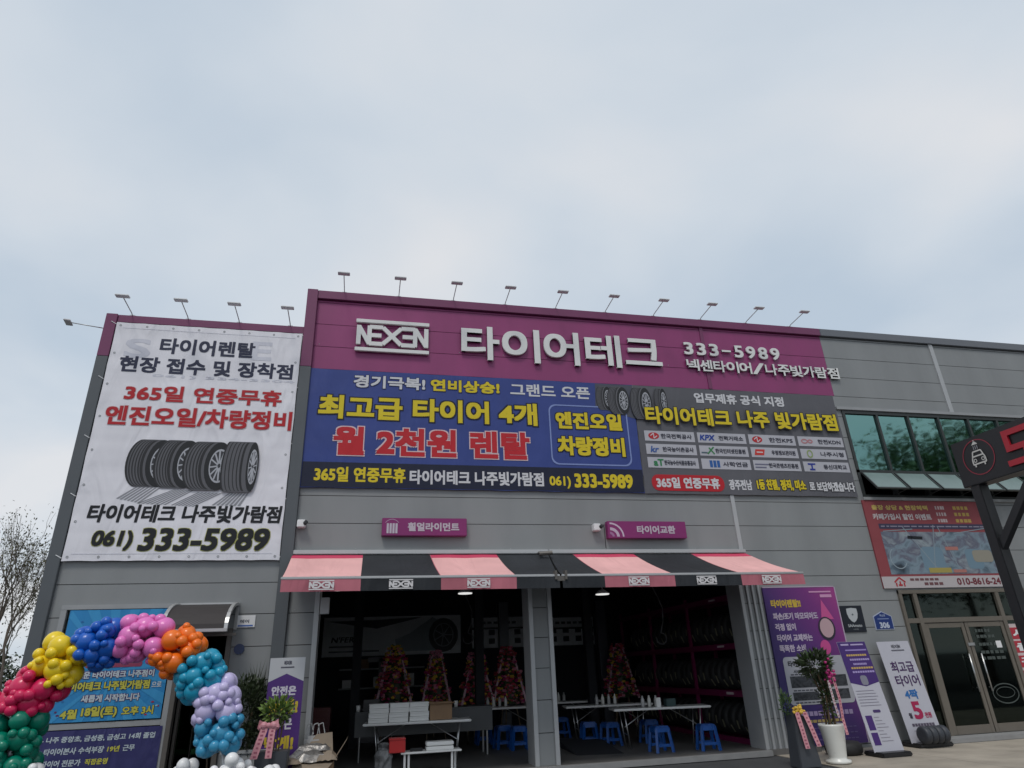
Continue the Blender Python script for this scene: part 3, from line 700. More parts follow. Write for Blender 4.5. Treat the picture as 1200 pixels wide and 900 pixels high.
# ================================================================== BANNERS ON THE WALL
def cloth_sheet(x0, x1, z0, z1, y, nx=24, nz=16, amp=.006, sag=.02):
    mb = MB(); vs = []
    for j in range(nz+1):
        for i in range(nx+1):
            u, v = i/nx, j/nz; x = x0+(x1-x0)*u; z = z0+(z1-z0)*v
            if v in (0, 1): z += (-1 if v == 0 else 1)*(-sag*math.sin(PI*((u*7) % 1))*.35)
            if u in (0, 1): x += (1 if u == 0 else -1)*sag*.35*math.sin(PI*((v*5) % 1))
            vs.append((x, y+amp*math.sin(9*u+4*v)*.5, z))
    fs = [(j*(nx+1)+i, j*(nx+1)+i+1, (j+1)*(nx+1)+i+1, (j+1)*(nx+1)+i) for j in range(nz) for i in range(nx)]
    mb.add(vs, fs); return mb
def hem(t, x0, x1, z0, z1, y, m, nx=9, nz=4):
    ey = MB()
    for i in range(nx):
        for z in (z0+.05, z1-.05): ring_sheet(ey, x0+.06+(x1-x0-.12)*i/(nx-1), z, .022, .022, .012, y, 10)
    for j in range(1, nz):
        for x in (x0+.06, x1-.06): ring_sheet(ey, x, z0+(z1-z0)*j/nz, .022, .022, .012, y, 10)
    o = part('eyelets', ey, M['trimg'], t); o['kind'] = 'stuff'
    part('hem_seam', MB().box(x0+.11, x1-.11, y-.0005, y+.001, z0+.10, z0+.106).box(x0+.11, x1-.11, y-.0005, y+.001, z1-.106, z1-.10), m, t)
# ---- white banner on the left wing
yb = YF-.07
wbn = thing('hanging_banner', 'tall white banner with four printed tyres on the left wing', 'banner', (-3.3, yb, 3.57))
part('banner_cloth', cloth_sheet(-5.11, -1.545, 3.57, 8.25, yb, 36, 40, .003, .022), fabric('white_banner_cloth', (.76, .75, .80), .6, .55, var=.03), wbn, smooth=True)
for z in (8.2, 7.0, 5.8, 4.7, 3.62):
    for x in (-5.115, -1.545): part('tie_cord', MB().tube((x, yb-.004, z), (x-(.09 if x < -3 else -.06), YF-.09, z+.05), .008, 5), M['white'], wbn)
y1 = yb-.005; NV = ink('2a2e46'); RD = ink('b01c26'); BK = ink('1a1b20')
text(wbn, '타이어렌탈', pbox((190.8, 397.5), (298.4, 422)), y1, NV, .045, res=4)
text(wbn, '현장 접수 및 장착점', pbox((143.2, 418.3), (342.6, 447)), y1, NV, .045, res=4)
OL = ink('c9b3b6')
text(wbn, '365일 연중무휴', pbox((149.8, 451.8), (329.8, 478.2)), y1, RD, .043, outline=OL, ow=.025)
text(wbn, '엔진오일/차량정비', pbox((127.5, 476), (341.2, 506.4)), y1, RD, .043, outline=OL, ow=.025)
text(wbn, '타이어테크 나주빛가람점', pbox((106.2, 591.5), (330, 614.3)), y1, BK, .045, ital=.10, res=4)
YO = ink('a8a860')
text(wbn, '061)', pbox((109.9, 622.5), (156.2, 646)), y1, BK, .05, ital=.12, outline=YO, ow=.025)
text(wbn, '333-5989', pbox((166.5, 619.6), (316.5, 646.4)), y1, BK, .055, ital=.12, outline=YO, ow=.025)
# tyre tracks then tyres
tr = MB()
for (a, b_, c_, d_) in (((160, 570), (190, 572), (165, 590), (136, 584)), ((205, 573), (228, 575), (196, 592), (160, 590)), ((232, 577), (262, 578), (228, 594), (200, 592)), ((268, 578), (293, 578), (283, 593), (248, 592))):
    p = [W(*q, yb) for q in (a, b_, c_, d_)]
    n = 7
    for i in range(n):
        u0_, u1_ = i/n, (i+.6)/n
        A = p[0].lerp(p[1], u0_); B = p[0].lerp(p[1], u1_); D_ = p[3].lerp(p[2], u0_); E_ = p[3].lerp(p[2], u1_)
        tr.sheet([(D_.x, D_.z), (E_.x, E_.z), (B.x, B.z), (A.x, A.z)], y1)
part('print_tyre_track', tr, ink('93949a'), wbn)
for (xa, ya, xb_, yb2, fc) in ((153.5, 514.5, 200, 571.5, .60), (186, 515.5, 231, 573, .60), (219.5, 517.5, 268.5, 575.5, .57), (264, 518, 299.5, 577.5, .33)):
    bx = pbox((xa, ya), (xb_, yb2), yb); print_tyre(wbn, (bx[0]+bx[1])/2, (bx[2]+bx[3])/2, bx[1]-bx[0], bx[3]-bx[2], y1-.002-.012*((xa-153)/36 if xa < 225 else 2+(xa > 250)), fc)
# ghost of the old sign showing through the cloth
gh = fabric('ghost_print', (.61, .615, .69), .6, .6)
for s_, bx in (('S', ((150, 398), (176, 422))), ('E', ((297, 402), (318, 425))), ('061) 334-3304', ((180, 440), (345, 452)))):
    text(wbn, s_, pbox(*bx), yb-.003, gh, .05, name='show_through')

hem(wbn, -5.09, -1.57, 3.59, 8.23, yb-.0045, gh, 8, 7)
# ---- blue banner
yb = YF-.05
bbn = thing('wall_banner', 'large blue banner with yellow and red rental lettering above the garage bays', 'banner', (2.2, yb, 4.93))
XS = 5.79
zs = W(356, 541.5).z
part('banner_cloth', cloth_sheet(-1.32, XS, 4.94, 7.475, yb, 60, 24, .003, .025), fabric('blue_banner_cloth', (.034, .058, .235), .25, .5, var=.08), bbn, smooth=True)
y1 = yb-.0035
part('print_band', MB().sheet([(-1.30, 4.955), (XS-.01, 4.955), (XS-.01, zs), (-1.30, zs)], y1), ink('161b33'), bbn)
WH = ink('ccccd0'); YE = ink('d3bd22'); y2 = y1-.0025
text(bbn, '경기극복!', pbox((415, 440.2), (498, 459)), y2, WH, .05, outline=ink('1c2350'), ow=.05)
text(bbn, '연비상승!', pbox((504.5, 445.2), (585, 463.2)), y2, YE, .06, outline=ink('1c2350'), ow=.05)
text(bbn, '그랜드 오픈', pbox((597, 450), (691, 469)), y2, WH, .04)
text(bbn, '최고급 타이어 4개', pbox((374.5, 463), (629.5, 500.5)), y2, YE, .055, outline=ink('14172a'), ow=.055, res=4)
text(bbn, '월 2천원 렌탈', pbox((392, 500), (621, 540)), y2, ink('b91f2a'), .055, outline=ink('d3b9bd'), ow=.04, res=4)
text(bbn, '365일 연중무휴', pbox((369, 547), (475, 567)), y2, YE, .045)
text(bbn, '타이어테크 나주빛가람점', pbox((480, 551.2), (637, 571)), y2, WH, .045)
text(bbn, '061)', pbox((642.8, 558.5), (668.6, 573.5)), y2, YE, .04)
text(bbn, '333-5989', pbox((671.5, 555.5), (741.5, 573.5)), y2, YE, .06)
bx = pbox((641.5, 474.5), (740.5, 547.5))
part('print_box_outline', outline_sheet(MB(), rrect(*bx, .16), .03, y2), ink('7c8cc0'), bbn)
text(bbn, '엔진오일', pbox((649.5, 483), (728.5, 506)), y2, YE, .06, outline=ink('14172a'), ow=.05)
text(bbn, '차량정비', pbox((652, 511.5), (732.5, 536.5)), y2, YE, .06, outline=ink('14172a'), ow=.05)
q = [W(696, 449), W(756, 452.5), W(756, 492), W(744, 492), W(697, 478)]
part('print_patch', MB().sheet([(q[0].x, 7.46), (XS-.005, 7.46), (XS-.005, q[3].z), (q[3].x, q[3].z), (q[4].x, q[4].z)], y2+.001), ink('4c4e5a'), bbn)

# ---- grey banner
gbn = thing('wall_banner', 'grey banner listing twelve partner organisations right of the blue banner', 'banner', (8.5, yb, 4.92))
part('banner_cloth', cloth_sheet(XS+.004, 11.07, 4.93, 7.475, yb, 44, 24, .003, .025), fabric('grey_banner_cloth', (.105, .105, .12), .25, .5, var=.08), gbn, smooth=True)
for (xa, ya, xb_, yb2, t_) in ((696, 453.5, 718, 482, bbn), (709, 454, 738, 487, bbn)):
    bx = pbox((xa, ya), (xb_, yb2)); print_tyre(t_, (bx[0]+bx[1])/2, (bx[2]+bx[3])/2, bx[1]-bx[0], bx[3]-bx[2], y2-.002-.012*(xa > 700), .56)
for (xa, ya, xb_, yb2) in ((735, 455, 765, 493), (763, 456.5, 782, 487)):
    bx = pbox((xa, ya), (xb_, yb2)); print_tyre(gbn, (bx[0]+bx[1])/2, (bx[2]+bx[3])/2, bx[1]-bx[0], bx[3]-bx[2], y2-.026-.012*(xa > 750), .56)
text(gbn, '업무제휴 공식 지정', pbox((811, 461), (918, 478)), y2, WH, .05)
text(gbn, '타이어테크 나주 빛가람점', pbox((752.5, 477.5), (979.8, 507.3)), y2-.052, YE, .05, outline=ink('1a1a20'), ow=.045, res=4)
p0 = W(751.7, 503.5); p1 = W(997.2, 556.3); gw = (p1.x-p0.x)/4; gh_ = (p0.z-p1.z)/3
names = ['한국전력공사', '전력거래소', '한전KPS', '한전KDN', '한국농어촌공사', '한국인터넷진흥원', '우정정보관리원', '나주시청', '한국농수산식품유통공사', '사학연금', '한국콘텐츠진흥원', '동신대학교']
cell = ink('b2b2ba')
for i, nm in enumerate(names):
    c_, r_ = i % 4, i//4
    cx0 = p0.x+c_*gw+.03; cx1 = p0.x+(c_+1)*gw-.045; cz1 = p0.z-r_*gh_-.035; cz0 = p0.z-(r_+1)*gh_+.035
    part('print_cell', MB().sheet([(cx0, cz0), (cx1, cz0), (cx1, cz1), (cx0, cz1)], y2), cell, gbn)
    hh = cz1-cz0; mz = (cz0+cz1)/2; tz = hh*.24; tx0 = cx0+.43*(cx1-cx0) if i not in (0, 4, 5, 8, 10) else cx0+.32*(cx1-cx0)
    tx1 = min(cx1-.07, tx0+.155*len(nm)*1.15)
    text(gbn, nm, (tx0, tx1, mz-tz, mz+tz), y2-.004, ink('3a3a46'), .045, res=2)
    lx = cx0+.18*(cx1-cx0); k_ = y2-.004
    if i in (0, 2):
        part('print_logo', MB().sheet(circ(lx, mz, .13, hh*.33, 16), k_), ink('b02a30'), gbn)
        part('print_logo', segs(MB(), [((lx-.08, mz), (lx, mz+.06)), ((lx, mz+.06), (lx, mz-.06)), ((lx, mz-.06), (lx+.08, mz))], .02, k_-.002), ink('c8c4c8'), gbn)
    elif i == 3:
        part('print_logo', ring_sheet(MB(), lx-.05, mz, .09, .06, .03, k_), ink('b0767c'), gbn); part('print_logo', ring_sheet(MB(), lx+.10, mz, .07, .05, .03, k_-.001), ink('b0767c'), gbn)
    elif i == 1: text(gbn, 'KPX', (lx-.17, lx+.22, mz-.07, mz+.07), k_, ink('1c3c90'), .06, ital=.2)
    elif i == 4: text(gbn, 'kr', (lx-.12, lx+.1, mz-.08, mz+.07), k_, ink('3a5a98'), .05, ital=.2)
    elif i == 5:
        part('print_logo', segs(MB(), [((lx-.03, mz-.08), (lx+.14, mz+.09)), ((lx+.02, mz+.07), (lx+.14, mz-.08))], .035, k_), ink('3a7a4a'), gbn)
        part('print_logo', segs(MB(), [((lx-.18, mz-.05), (lx-.03, mz-.05))], .035, k_), ink('50606a'), gbn)
    elif i == 6: part('print_logo', MB().sheet([(lx-.14, mz-.07), (lx+.1, mz-.07), (lx+.14, mz+.07), (lx-.1, mz+.07)], k_), ink('c23a34'), gbn); part('print_logo', segs(MB(), [((lx-.08, mz), (lx+.08, mz))], .03, k_-.002), ink('d0c0c0'), gbn)
    elif i == 7: part('print_logo', ring_sheet(MB(), lx+.02, mz, .08, .1, .035, k_), ink('8a9a6a'), gbn)
    elif i == 8: text(gbn, 'aT', (lx-.08, lx+.16, mz-.08, mz+.08), k_, ink('2a7a4a'), .06)
    elif i == 9:
        for dx_ in (-.12, -.03, .06): part('print_logo', MB().sheet([(lx+dx_+.1, mz-.08), (lx+dx_+.17, mz-.08), (lx+dx_+.17, mz+.08), (lx+dx_+.1, mz+.08)], k_), ink('2a5a9a'), gbn)
    elif i == 10: part('print_logo', segs(MB(), [((lx-.18, mz+.02), (lx+.22, mz+.02)), ((lx-.18, mz-.05), (lx+.1, mz-.05))], .03, k_), ink('6a6a80'), gbn)
    else: part('print_logo', segs(MB(), [((lx-.1, mz+.06), (lx+.1, mz+.06)), ((lx, mz+.06), (lx, mz-.07)), ((lx-.07, mz-.07), (lx+.07, mz-.07))], .04, k_), ink('2a3a90'), gbn)
bx = pbox((761.5, 556.5), (849, 577))
part('print_pill', MB().sheet(rrect(*bx, (bx[3]-bx[2])*.45), y2), ink('b01c28'), gbn)
text(gbn, '365일 연중무휴', pbox((767, 559.5), (843, 574)), y2-.004, WH, .05)
text(gbn, '광주전남', pbox((851.8, 562.5), (881, 575.3)), y2, WH, .04)
text(gbn, '1등 친절, 정직, 미소', pbox((884, 562), (944, 576.3)), y2, YE, .05, outline=ink('1a1a20'), ow=.05)
text(gbn, '로 보답하겠습니다', pbox((945.5, 565), (1001, 577.3)), y2, WH, .05, outline=ink('1a1a20'), ow=.05)

# ---- red print above the entrance
rb = thing('wall_banner', 'red car interior advertisement board above the glass entrance', 'banner', (12.8, YF, 2.9))
ya_ = YF-.035
X0, X1, Z0, Z1 = 11.15, 14.85, 2.90, 4.865
part('board', MB().box(X0, X1, ya_, YF, Z0, Z1), mat('red_board', (.25, .05, .06), .5, var=.06), rb, bevel=.004)
i_ = lambda h: ink(h, False)
text(rb, '출장 상담 & 현장혜택', pbox((1019, 592), (1086, 598.6)), ya_-.004, i_('c8b060'), .05, res=2)
text(rb, '카페가입시 할인 이벤트', pbox((1020.5, 602), (1091, 610)), ya_-.004, i_('c4bcbc'), .05, res=2)
for k, z in enumerate((593.5, 601, 608.5)):
    a = W(1094+k*2, z+2); 
    for s0, s1, cc in ((a.x, a.x+.28, 'b8a8a8'), (a.x+.5, a.x+.95, 'b89a50')):
        for q_ in range(4):
            part('print_line', MB().box(s0+(s1-s0)*q_/4, s0+(s1-s0)*(q_+random.uniform(.5, .92))/4, ya_-.004, ya_-.001, a.z-.04, a.z+.04), i_(cc), rb)
zb1 = W(1024, 614).z; zb0 = W(1024, 620).z
part('print_band', MB().box(X0+.28, X1-.1, ya_-.004, ya_-.001, zb0, zb1), i_('38344e'), rb)
xx_ = X0+.33
while xx_ < X1-.2:
    w2 = random.uniform(.05, .22); part('print_line', MB().box(xx_, xx_+w2, ya_-.008, ya_-.0045, zb0+.045, zb1-.045), i_('8a8494'), rb); xx_ += w2+random.uniform(.02, .05)
zp1 = W(1026, 623.5).z; zp0 = W(1037, 673.5).z
ph = photo_mat('interior_photo', ['2c3640', '52626f', '7c8e9a', '5f6070', '8f9aa0', '46525c'], (1.9, 1, 2.6), dist=.5)
part('print_photo', MB().box(X0+.28, X1-.08, ya_-.004, ya_-.001, zp0, zp1), ph, rb)
# main forms of the printed car interior: wheel, consoles, seats
sh = MB(); ring_sheet(sh, 11.72, 3.55, .22, .24, .022, ya_-.006, 20, R(120), R(330)); part('print_steering_wheel', sh, i_('8d9ba4'), rb)
part('print_screen', MB().sheet([(12.1, 3.98), (12.5, 3.96), (12.52, 4.03), (12.12, 4.05)], ya_-.006), i_('10141c'), rb)
part('print_console', segs(MB(), [((12.05, 4.25), (12.7, 3.3)), ((12.9, 4.3), (12.62, 3.3)), ((13.0, 4.28), (13.3, 3.25)), ((11.5, 4.15), (12.3, 4.2)), ((13.4, 4.1), (14.5, 4.25))], .022, ya_-.006), i_('828f98'), rb)
part('print_seat', MB().sheet(rrect(12.35, 12.95, 3.25, 3.8, .12), ya_-.0055).sheet(rrect(13.55, 14.0, 3.3, 3.75, .1), ya_-.0055), i_('6b8494'), rb)
part('print_pillow', MB().sheet(rrect(13.75, 14.3, 3.45, 3.72, .08), ya_-.0075), i_('8e8a7e'), rb)
part('print_caption', MB().sheet([(12.45, 3.22), (13.05, 3.22), (13.05, 3.33), (12.45, 3.33)], ya_-.008), i_('a0924e'), rb)
part('print_caption', MB().sheet([(13.05, 3.72), (13.4, 3.72), (13.4, 3.80), (13.05, 3.80)], ya_-.008).sheet([(13.1, 3.22), (13.45, 3.22), (13.45, 3.29), (13.1, 3.29)], ya_-.008), i_('a87068'), rb)
zw1 = W(1036, 676).z
part('print_strip', MB().box(X0, X1-.001, ya_-.006, ya_-.001, Z0, zw1), i_('b4aeb0'), rb)
hx, hz = W(1053, 682).x, (Z0+zw1)/2
part('print_house_logo', segs(MB(), [((hx-.14, hz+.0), (hx, hz+.1)), ((hx, hz+.1), (hx+.14, hz)), ((hx-.10, hz-.01), (hx-.10, hz-.09)), ((hx+.10, hz-.01), (hx+.10, hz-.09)), ((hx-.05, hz-.06), (hx+.05, hz-.06)), ((hx, hz+.02), (hx, hz-.08))], .035, ya_-.009), i_('a82830'), rb)
for r_ in (0, 1):
    for k in range(6+r_*-2): part('print_line', MB().box(hx+.28+r_*.35+k*.13, hx+.28+r_*.35+k*.13+.1, ya_-.009, ya_-.0065, hz+.03-r_*.1, hz+.08-r_*.09), i_('6a4448'), rb)
text(rb, '010-8616-24', (W(1120, 682).x, W(1171, 682).x, hz-.075, hz+.075), ya_-.009, i_('6e2a34'), .05)

# ---- purple poster on the wall
yp = YF-.045
pp = thing('wall_poster', 'tall purple tyre rental poster on the wall right of the garage bays', 'poster', (9, yp, 0))
PXa, PXb, PZb = 8.17, 9.88, 2.95
part('board', MB().box(PXa, PXb, yp, YF, 0.0, PZb), ramp_mat('poster_gradient', (.75, 0, .45), 6.3, 8.75, [(0, '24265c'), (.45, '42266a'), (.75, '702c76'), (1, '9a3a80')]), pp)
part('edge_trim', MB().box(PXb, PXb+.025, yp-.006, YF, 0, PZb).box(PXa, PXb, yp-.006, YF, PZb, PZb+.02), i_('b0a0b4'), pp)
y1 = yp-.004
text(pp, '타이어렌탈!!', (8.30, 9.0, 2.55, 2.71), y1, i_('c4a83c'), .06)
text(pp, '파손/조기 마모되어도', (8.30, 9.35, 2.31, 2.45), y1, i_('b8acc0'), .05)
text(pp, '걱정 없이', (8.30, 8.78, 2.10, 2.24), y1, i_('b8acc0'), .05)
text(pp, '타이어 교체하는', (8.30, 9.12, 1.89, 2.03), y1, i_('b8acc0'), .05)
text(pp, '똑똑한 소비', (8.31, 8.92, 1.69, 1.83), y1, i_('b8acc0'), .05)
part('print_line', MB().box(9.25, 9.78, y1-.001, y1, 2.84, 2.87).box(9.5, 9.78, y1-.001, y1, 2.74, 2.80), i_('c890b8'), pp)
part('print_cone', MB().sheet([(9.42, 2.3), (9.72, 2.3), (9.50, 2.70)], y1), i_('c0508c'), pp)
part('print_disc', MB().sheet(circ(9.50, 2.12, .20, .23), y1-.002), i_('2c2436'), pp)
part('print_disc', MB().sheet(circ(9.50, 2.13, .16, .19), y1-.004), i_('b89aa0'), pp)
0 and part('print_face_mark', segs(MB(), [((9.4, 2.2), (9.47, 2.17)), ((9.54, 2.17), (9.62, 2.2)), ((9.45, 2.03), (9.56, 2.05)), ((9.5, 2.15), (9.49, 2.08))], .02, y1-.006), i_('3a2c38'), pp)
part('print_disc', MB().sheet(circ(9.38, 1.76, .12, .14), y1-.002), i_('c04888'), pp)
part('print_panel', MB().sheet(rrect(8.33, 9.80, .72, 1.60, .08), y1-.002), i_('a6a8b0'), pp)
text(pp, '타이어렌탈', (8.43, 8.95, 1.41, 1.53), y1-.005, i_('2e3038'), .05)
text(pp, '서비스', (8.52, 8.75, 1.29, 1.36), y1-.005, i_('3e4048'), .05)
for (a, b_, c_, d_) in ((8.42, 9.0, 1.03, 1.24), (9.1, 9.7, 1.03, 1.24), (8.42, 9.0, .80, .95), (9.25, 9.7, .80, .98)):
    part('print_photo', MB().box(a, b_, y1-.006, y1-.003, c_, d_), photo_mat('tyre_photo', ['101216', '2a2d33', '44484e', '1a1c22'], (6, 1, 9)), pp)
for z in (.98, .76, 1.27):
    for k in range(7): part('print_line', MB().box(8.45+k*.09, 8.52+k*.09, y1-.006, y1-.003, z-.012, z+.012), i_('4c4e58'), pp)
for k in range(12): part('print_line', MB().box(8.50+k*.1, 8.58+k*.1, y1-.002, y1, .52, .60), i_('9a8ab0'), pp)
for k in range(9): part('print_line', MB().box(8.55+k*.1, 8.63+k*.1, y1-.002, y1, .40, .45), i_('a8945a'), pp)
for z in (.3, .2, .1):
    for k in range(14): part('print_line', MB().box(8.45+k*.09, 8.52+k*.09, y1-.002, y1, z-.01, z+.01), i_('5c4c80'), pp)

# ---- emblem plate and house number
em = thing('emblem_plate', 'square black plate with a white shield emblem beside the purple poster', 'sign', (10.2, YF, 2.03))
part('plate', MB().box(9.94, 10.47, YF-.025, YF, 2.03, 2.56), M['emblem'], em, bevel=.004)
shp = [(10.08, 2.50), (10.20, 2.515), (10.33, 2.50), (10.335, 2.40), (10.31, 2.31), (10.26, 2.25), (10.205, 2.22), (10.15, 2.25), (10.10, 2.31), (10.075, 2.40)]
part('print_shield', MB().sheet(shp[::-1], YF-.029), i_('b0b4b8'), em)
part('print_star', segs(MB(), [((10.18, 2.38), (10.23, 2.38)), ((10.205, 2.355), (10.205, 2.405))], .012, YF-.032), i_('404850'), em)
text(em, 'SAAmoto', (10.04, 10.38, 2.13, 2.19), YF-.029, i_('a8acb0'), .05)
text(em, '나주점', (10.15, 10.27, 2.07, 2.10), YF-.029, i_('787c80'), .05)
hn = thing('house_number_plate', 'blue five-sided house number plate reading 306', 'sign', (10.95, YF, 2.06))
hp = [(10.71, 2.06), (11.17, 2.06), (11.17, 2.33), (10.94, 2.43), (10.71, 2.33)]
part('plate_rim', MB().prism(hp, YF-.015, YF), i_('a8b0c4'), hn)
part('plate', MB().prism([(10.94+(a-10.94)*.93, 2.235+(b_-2.235)*.92) for a, b_ in hp], YF-.020, YF-.0155), M['bluep'], hn)
text(hn, '306', (10.82, 11.06, 2.09, 2.21), YF-.022, i_('b8c0d0'), .06)
text(hn, '혁신로', (10.87, 11.01, 2.32, 2.37), YF-.022, i_('98a4c0'), .04); part('print_line', MB().box(10.80, 11.08, YF-.0225, YF-.0205, 2.27, 2.285), i_('8090b8'), hn)

# ---- two small box signs over the awning
for (x0, x1, z0, z1, s_, tb, kind, lb) in ((.27, 1.91, 4.005, 4.345, '휠얼라이먼트', (.76, 1.76), 0, 'small purple box sign with striped wheel icon over the left garage bay'),
                                     (4.83, 6.58, 3.965, 4.315, '타이어교환', (5.47, 6.33), 1, 'small purple box sign with curved arc icon over the right garage bay')):
    t = thing('box_sign', lb, 'sign', ((x0+x1)/2, YF, z0))
    yy = YF-.14
    part('sign_case', MB().box(x0, x1, yy, YF, z0, z1), M['sign'], t, bevel=.008)
    mz = (z0+z1)/2
    text(t, s_, (tb[0], tb[1], mz-.085, mz+.085), yy-.003, i_('bdb0bc'), .055, res=4)
    s2 = MB()
    if kind == 0:
        for k in range(4): s2.box(x0+.09+k*.055, x0+.13+k*.055, yy-.004, yy-.001, z0+.045, z0+.235)
        part('print_wheel', s2, i_('bcb4c0'), t)
        part('print_arc', ring_sheet(MB(), x0+.19, z0+.13, .17, .19, .014, yy-.004, 14, R(40), R(140)), i_('a884a0'), t)
    else:
        part('print_arc', ring_sheet(MB(), x0+.05, z0+.03, .30, .29, .035, yy-.004, 14, 0, R(90)), i_('c4b0c4'), t)
        part('print_arc', ring_sheet(MB(), x0+.05, z0+.03, .20, .19, .06, yy-.004, 14, 0, R(90)), i_('bca8bc'), t)
        part('print_arc', ring_sheet(MB(), x0+.04, z0+.03, .10, .10, .05, yy-.005, 10, 0, R(90)), i_('9a6a94'), t)
# ---- CCTV cameras
for x, z, lb in ((-1.20, 4.22, 'white security camera on the dark corner post above the awning'), (4.62, 4.18, 'white security camera left of the right purple box sign')):
    t = thing('security_camera', lb, 'camera', (x, YF, z), 'security cameras on the front wall')
    part('housing', MB().box(x-.09, x+.06, YF-.16, YF, z-.06, z+.08), M['white'], t, bevel=.012)
    part('lens', MB().lathe([(.038, 0), (.038, .05), (.02, .055)], (0, 0, 0), 14, Matrix.Translation((x+.055, YF-.15, z+.01)) @ Matrix.Rotation(R(70), 4, 'X') @ Matrix.Rotation(R(25), 4, 'Y')), M['pblack'], t)
solo('air_vent', MB().box(-.78+.02, -.60, YF-.1, YF+.02, 2.62, 2.9), M['trim'], 'grey junction box at the top left of the left garage opening', 'junction box', (-.7, YF, 2.6), bevel=.006)

# ================================================================== AWNINGS
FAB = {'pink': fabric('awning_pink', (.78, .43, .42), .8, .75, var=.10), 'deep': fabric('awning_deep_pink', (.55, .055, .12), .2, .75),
       'valp': fabric('awning_valance_shaded_pink', (.47, .15, .19), .7, .75, var=.12), 'black': fabric('awning_black', (.022, .025, .03), .6, .7, var=.25)}  # valance pink is darkened: the weaker light on upright cloth put into its colour
YW, YFt = YF-.06, 11.33
zw, zf, zv = 3.66, 3.065, 2.845
def awn(xw, xf, cols, xlogo, label, first):
    t = thing('awning', label, 'awning', ((xf[0]+xf[-1])/2, YW, zw), 'striped awnings over the garage bays')
    n = len(cols)
    for i, c_ in enumerate(cols):
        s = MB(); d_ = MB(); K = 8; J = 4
        grid = []
        for j in range(K+1):
            v = j/K; row = []
            for k in range(J+1):
                u = k/J
                a = xw[i]+(xw[i+1]-xw[i])*u; b_ = xf[i]+(xf[i+1]-xf[i])*u
                row.append((a+(b_-a)*v, YW+(YFt-YW)*v, zw+(zf-zw)*v-.035*math.sin(PI*v)-.014*math.sin(PI*u)*math.sin(PI*v)+.004*math.sin(9*a+5*v)))
            grid.append(row)
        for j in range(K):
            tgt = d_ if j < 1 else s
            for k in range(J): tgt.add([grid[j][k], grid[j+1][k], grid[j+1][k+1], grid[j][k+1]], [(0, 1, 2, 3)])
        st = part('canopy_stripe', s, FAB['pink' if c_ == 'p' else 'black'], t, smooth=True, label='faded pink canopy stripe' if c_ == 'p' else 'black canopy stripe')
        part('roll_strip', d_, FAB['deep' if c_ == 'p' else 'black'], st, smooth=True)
        va = MB(); K2 = 10
        for k in range(K2):
            a = xf[i]+(xf[i+1]-xf[i])*k/K2; b_ = xf[i]+(xf[i+1]-xf[i])*(k+1)/K2
            wv = lambda x: .012*math.sin(x*5.3)+.006*math.sin(x*13)
            va.add([(a, YFt-.03+wv(a), zv), (b_, YFt-.03+wv(b_), zv), (b_, YFt-.035, zf-.025), (a, YFt-.035, zf-.025)], [(0, 1, 2, 3)])
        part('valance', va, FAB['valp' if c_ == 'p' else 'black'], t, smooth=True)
        for u in ((.0,) if i else ()):
            xa_ = xw[i]+(xw[i+1]-xw[i])*u; xe_ = xf[i]+(xf[i+1]-xf[i])*u
            sm_ = MB()
            for j in range(K):
                P2 = lambda v: Vector((xa_+(xe_-xa_)*v, YW+(YFt-YW)*v, zw+(zf-zw)*v-.035*math.sin(PI*v)-(.014*math.sin(PI*v) if u == .5 else 0)+.004*math.sin(9*xa_+5*v)+.004))
                A_, B_ = P2(j/K), P2((j+1)/K); sm_.add([A_+Vector((-.006, 0, 0)), B_+Vector((-.006, 0, 0)), B_+Vector((.006, 0, 0)), A_+Vector((.006, 0, 0))], [(0, 1, 2, 3)])
            part('seam', sm_, FAB['valp' if c_ == 'p' else 'black'], st)
        if xlogo[i] is not None:
            lx = xlogo[i]; yl = YFt-.058; lw = .195; lz0, lz1 = zv+.025, zv+.17
            lm = mat('valance_print', (.66, .64, .65), .6)
            part('print_logo', MB().box(lx-lw, lx+lw, yl-.001, yl, lz1-.014, lz1+.004).box(lx-lw, lx+lw, yl-.001, yl, lz0-.004, lz0+.014), lm, t)
            part('print_logo', segs(MB(), nx_lines(lx-lw+.005, lx+lw-.005, lz0+.026, lz1-.026), .027, yl), lm, t)
    part('cassette', MB().box(xw[0]-.01, xw[-1]+.01, YW-.03, YW+.06, zw+.012, zw+.09), M['alu'], t, bevel=.01)
    part('front_bar', MB().box(xf[0]-.01, xf[-1]+.01, YFt-.045, YFt+.02, zf-.028, zf+.012), M['alu'], t, bevel=.008)
    for u in (.12, .88):
        xa = xw[0]+(xw[-1]-xw[0])*u; xe = xa+(.5 if u < .5 else -.5)
        part('folding_arm', MB().tube((xa, YW, zw-.08), (xe, (YW+YFt)/2, (zw+zf)/2-.1), .022).tube((xe, (YW+YFt)/2, (zw+zf)/2-.1), (xa, YFt+.02, zf-.03), .02), M['bronzedk'], t)
    return t
fX = lambda px: W(px, 678, YFt).x
wX = lambda px: W(px, 646, YW).x
lg_ = lambda px: W(px, 683, YFt-.05).x
awn([wX(p) for p in (343, 426, 504, 582, 642)], [fX(p) for p in (330, 423, 516.7, 605, 655)], 'pbpb', [lg_(377), lg_(470), lg_(561), None], 'pink and black striped awning over the left garage bay', True)
awn([wX(p) for p in (643.5, 671, 742, 809, 873)], [fX(p) for p in (658.5, 708, 790, 867.7, 941)], 'bpbp', [None, lg_(749), lg_(828.5), lg_(905)], 'pink and black striped awning over the right garage bay', False)
jx = fX(656.7)
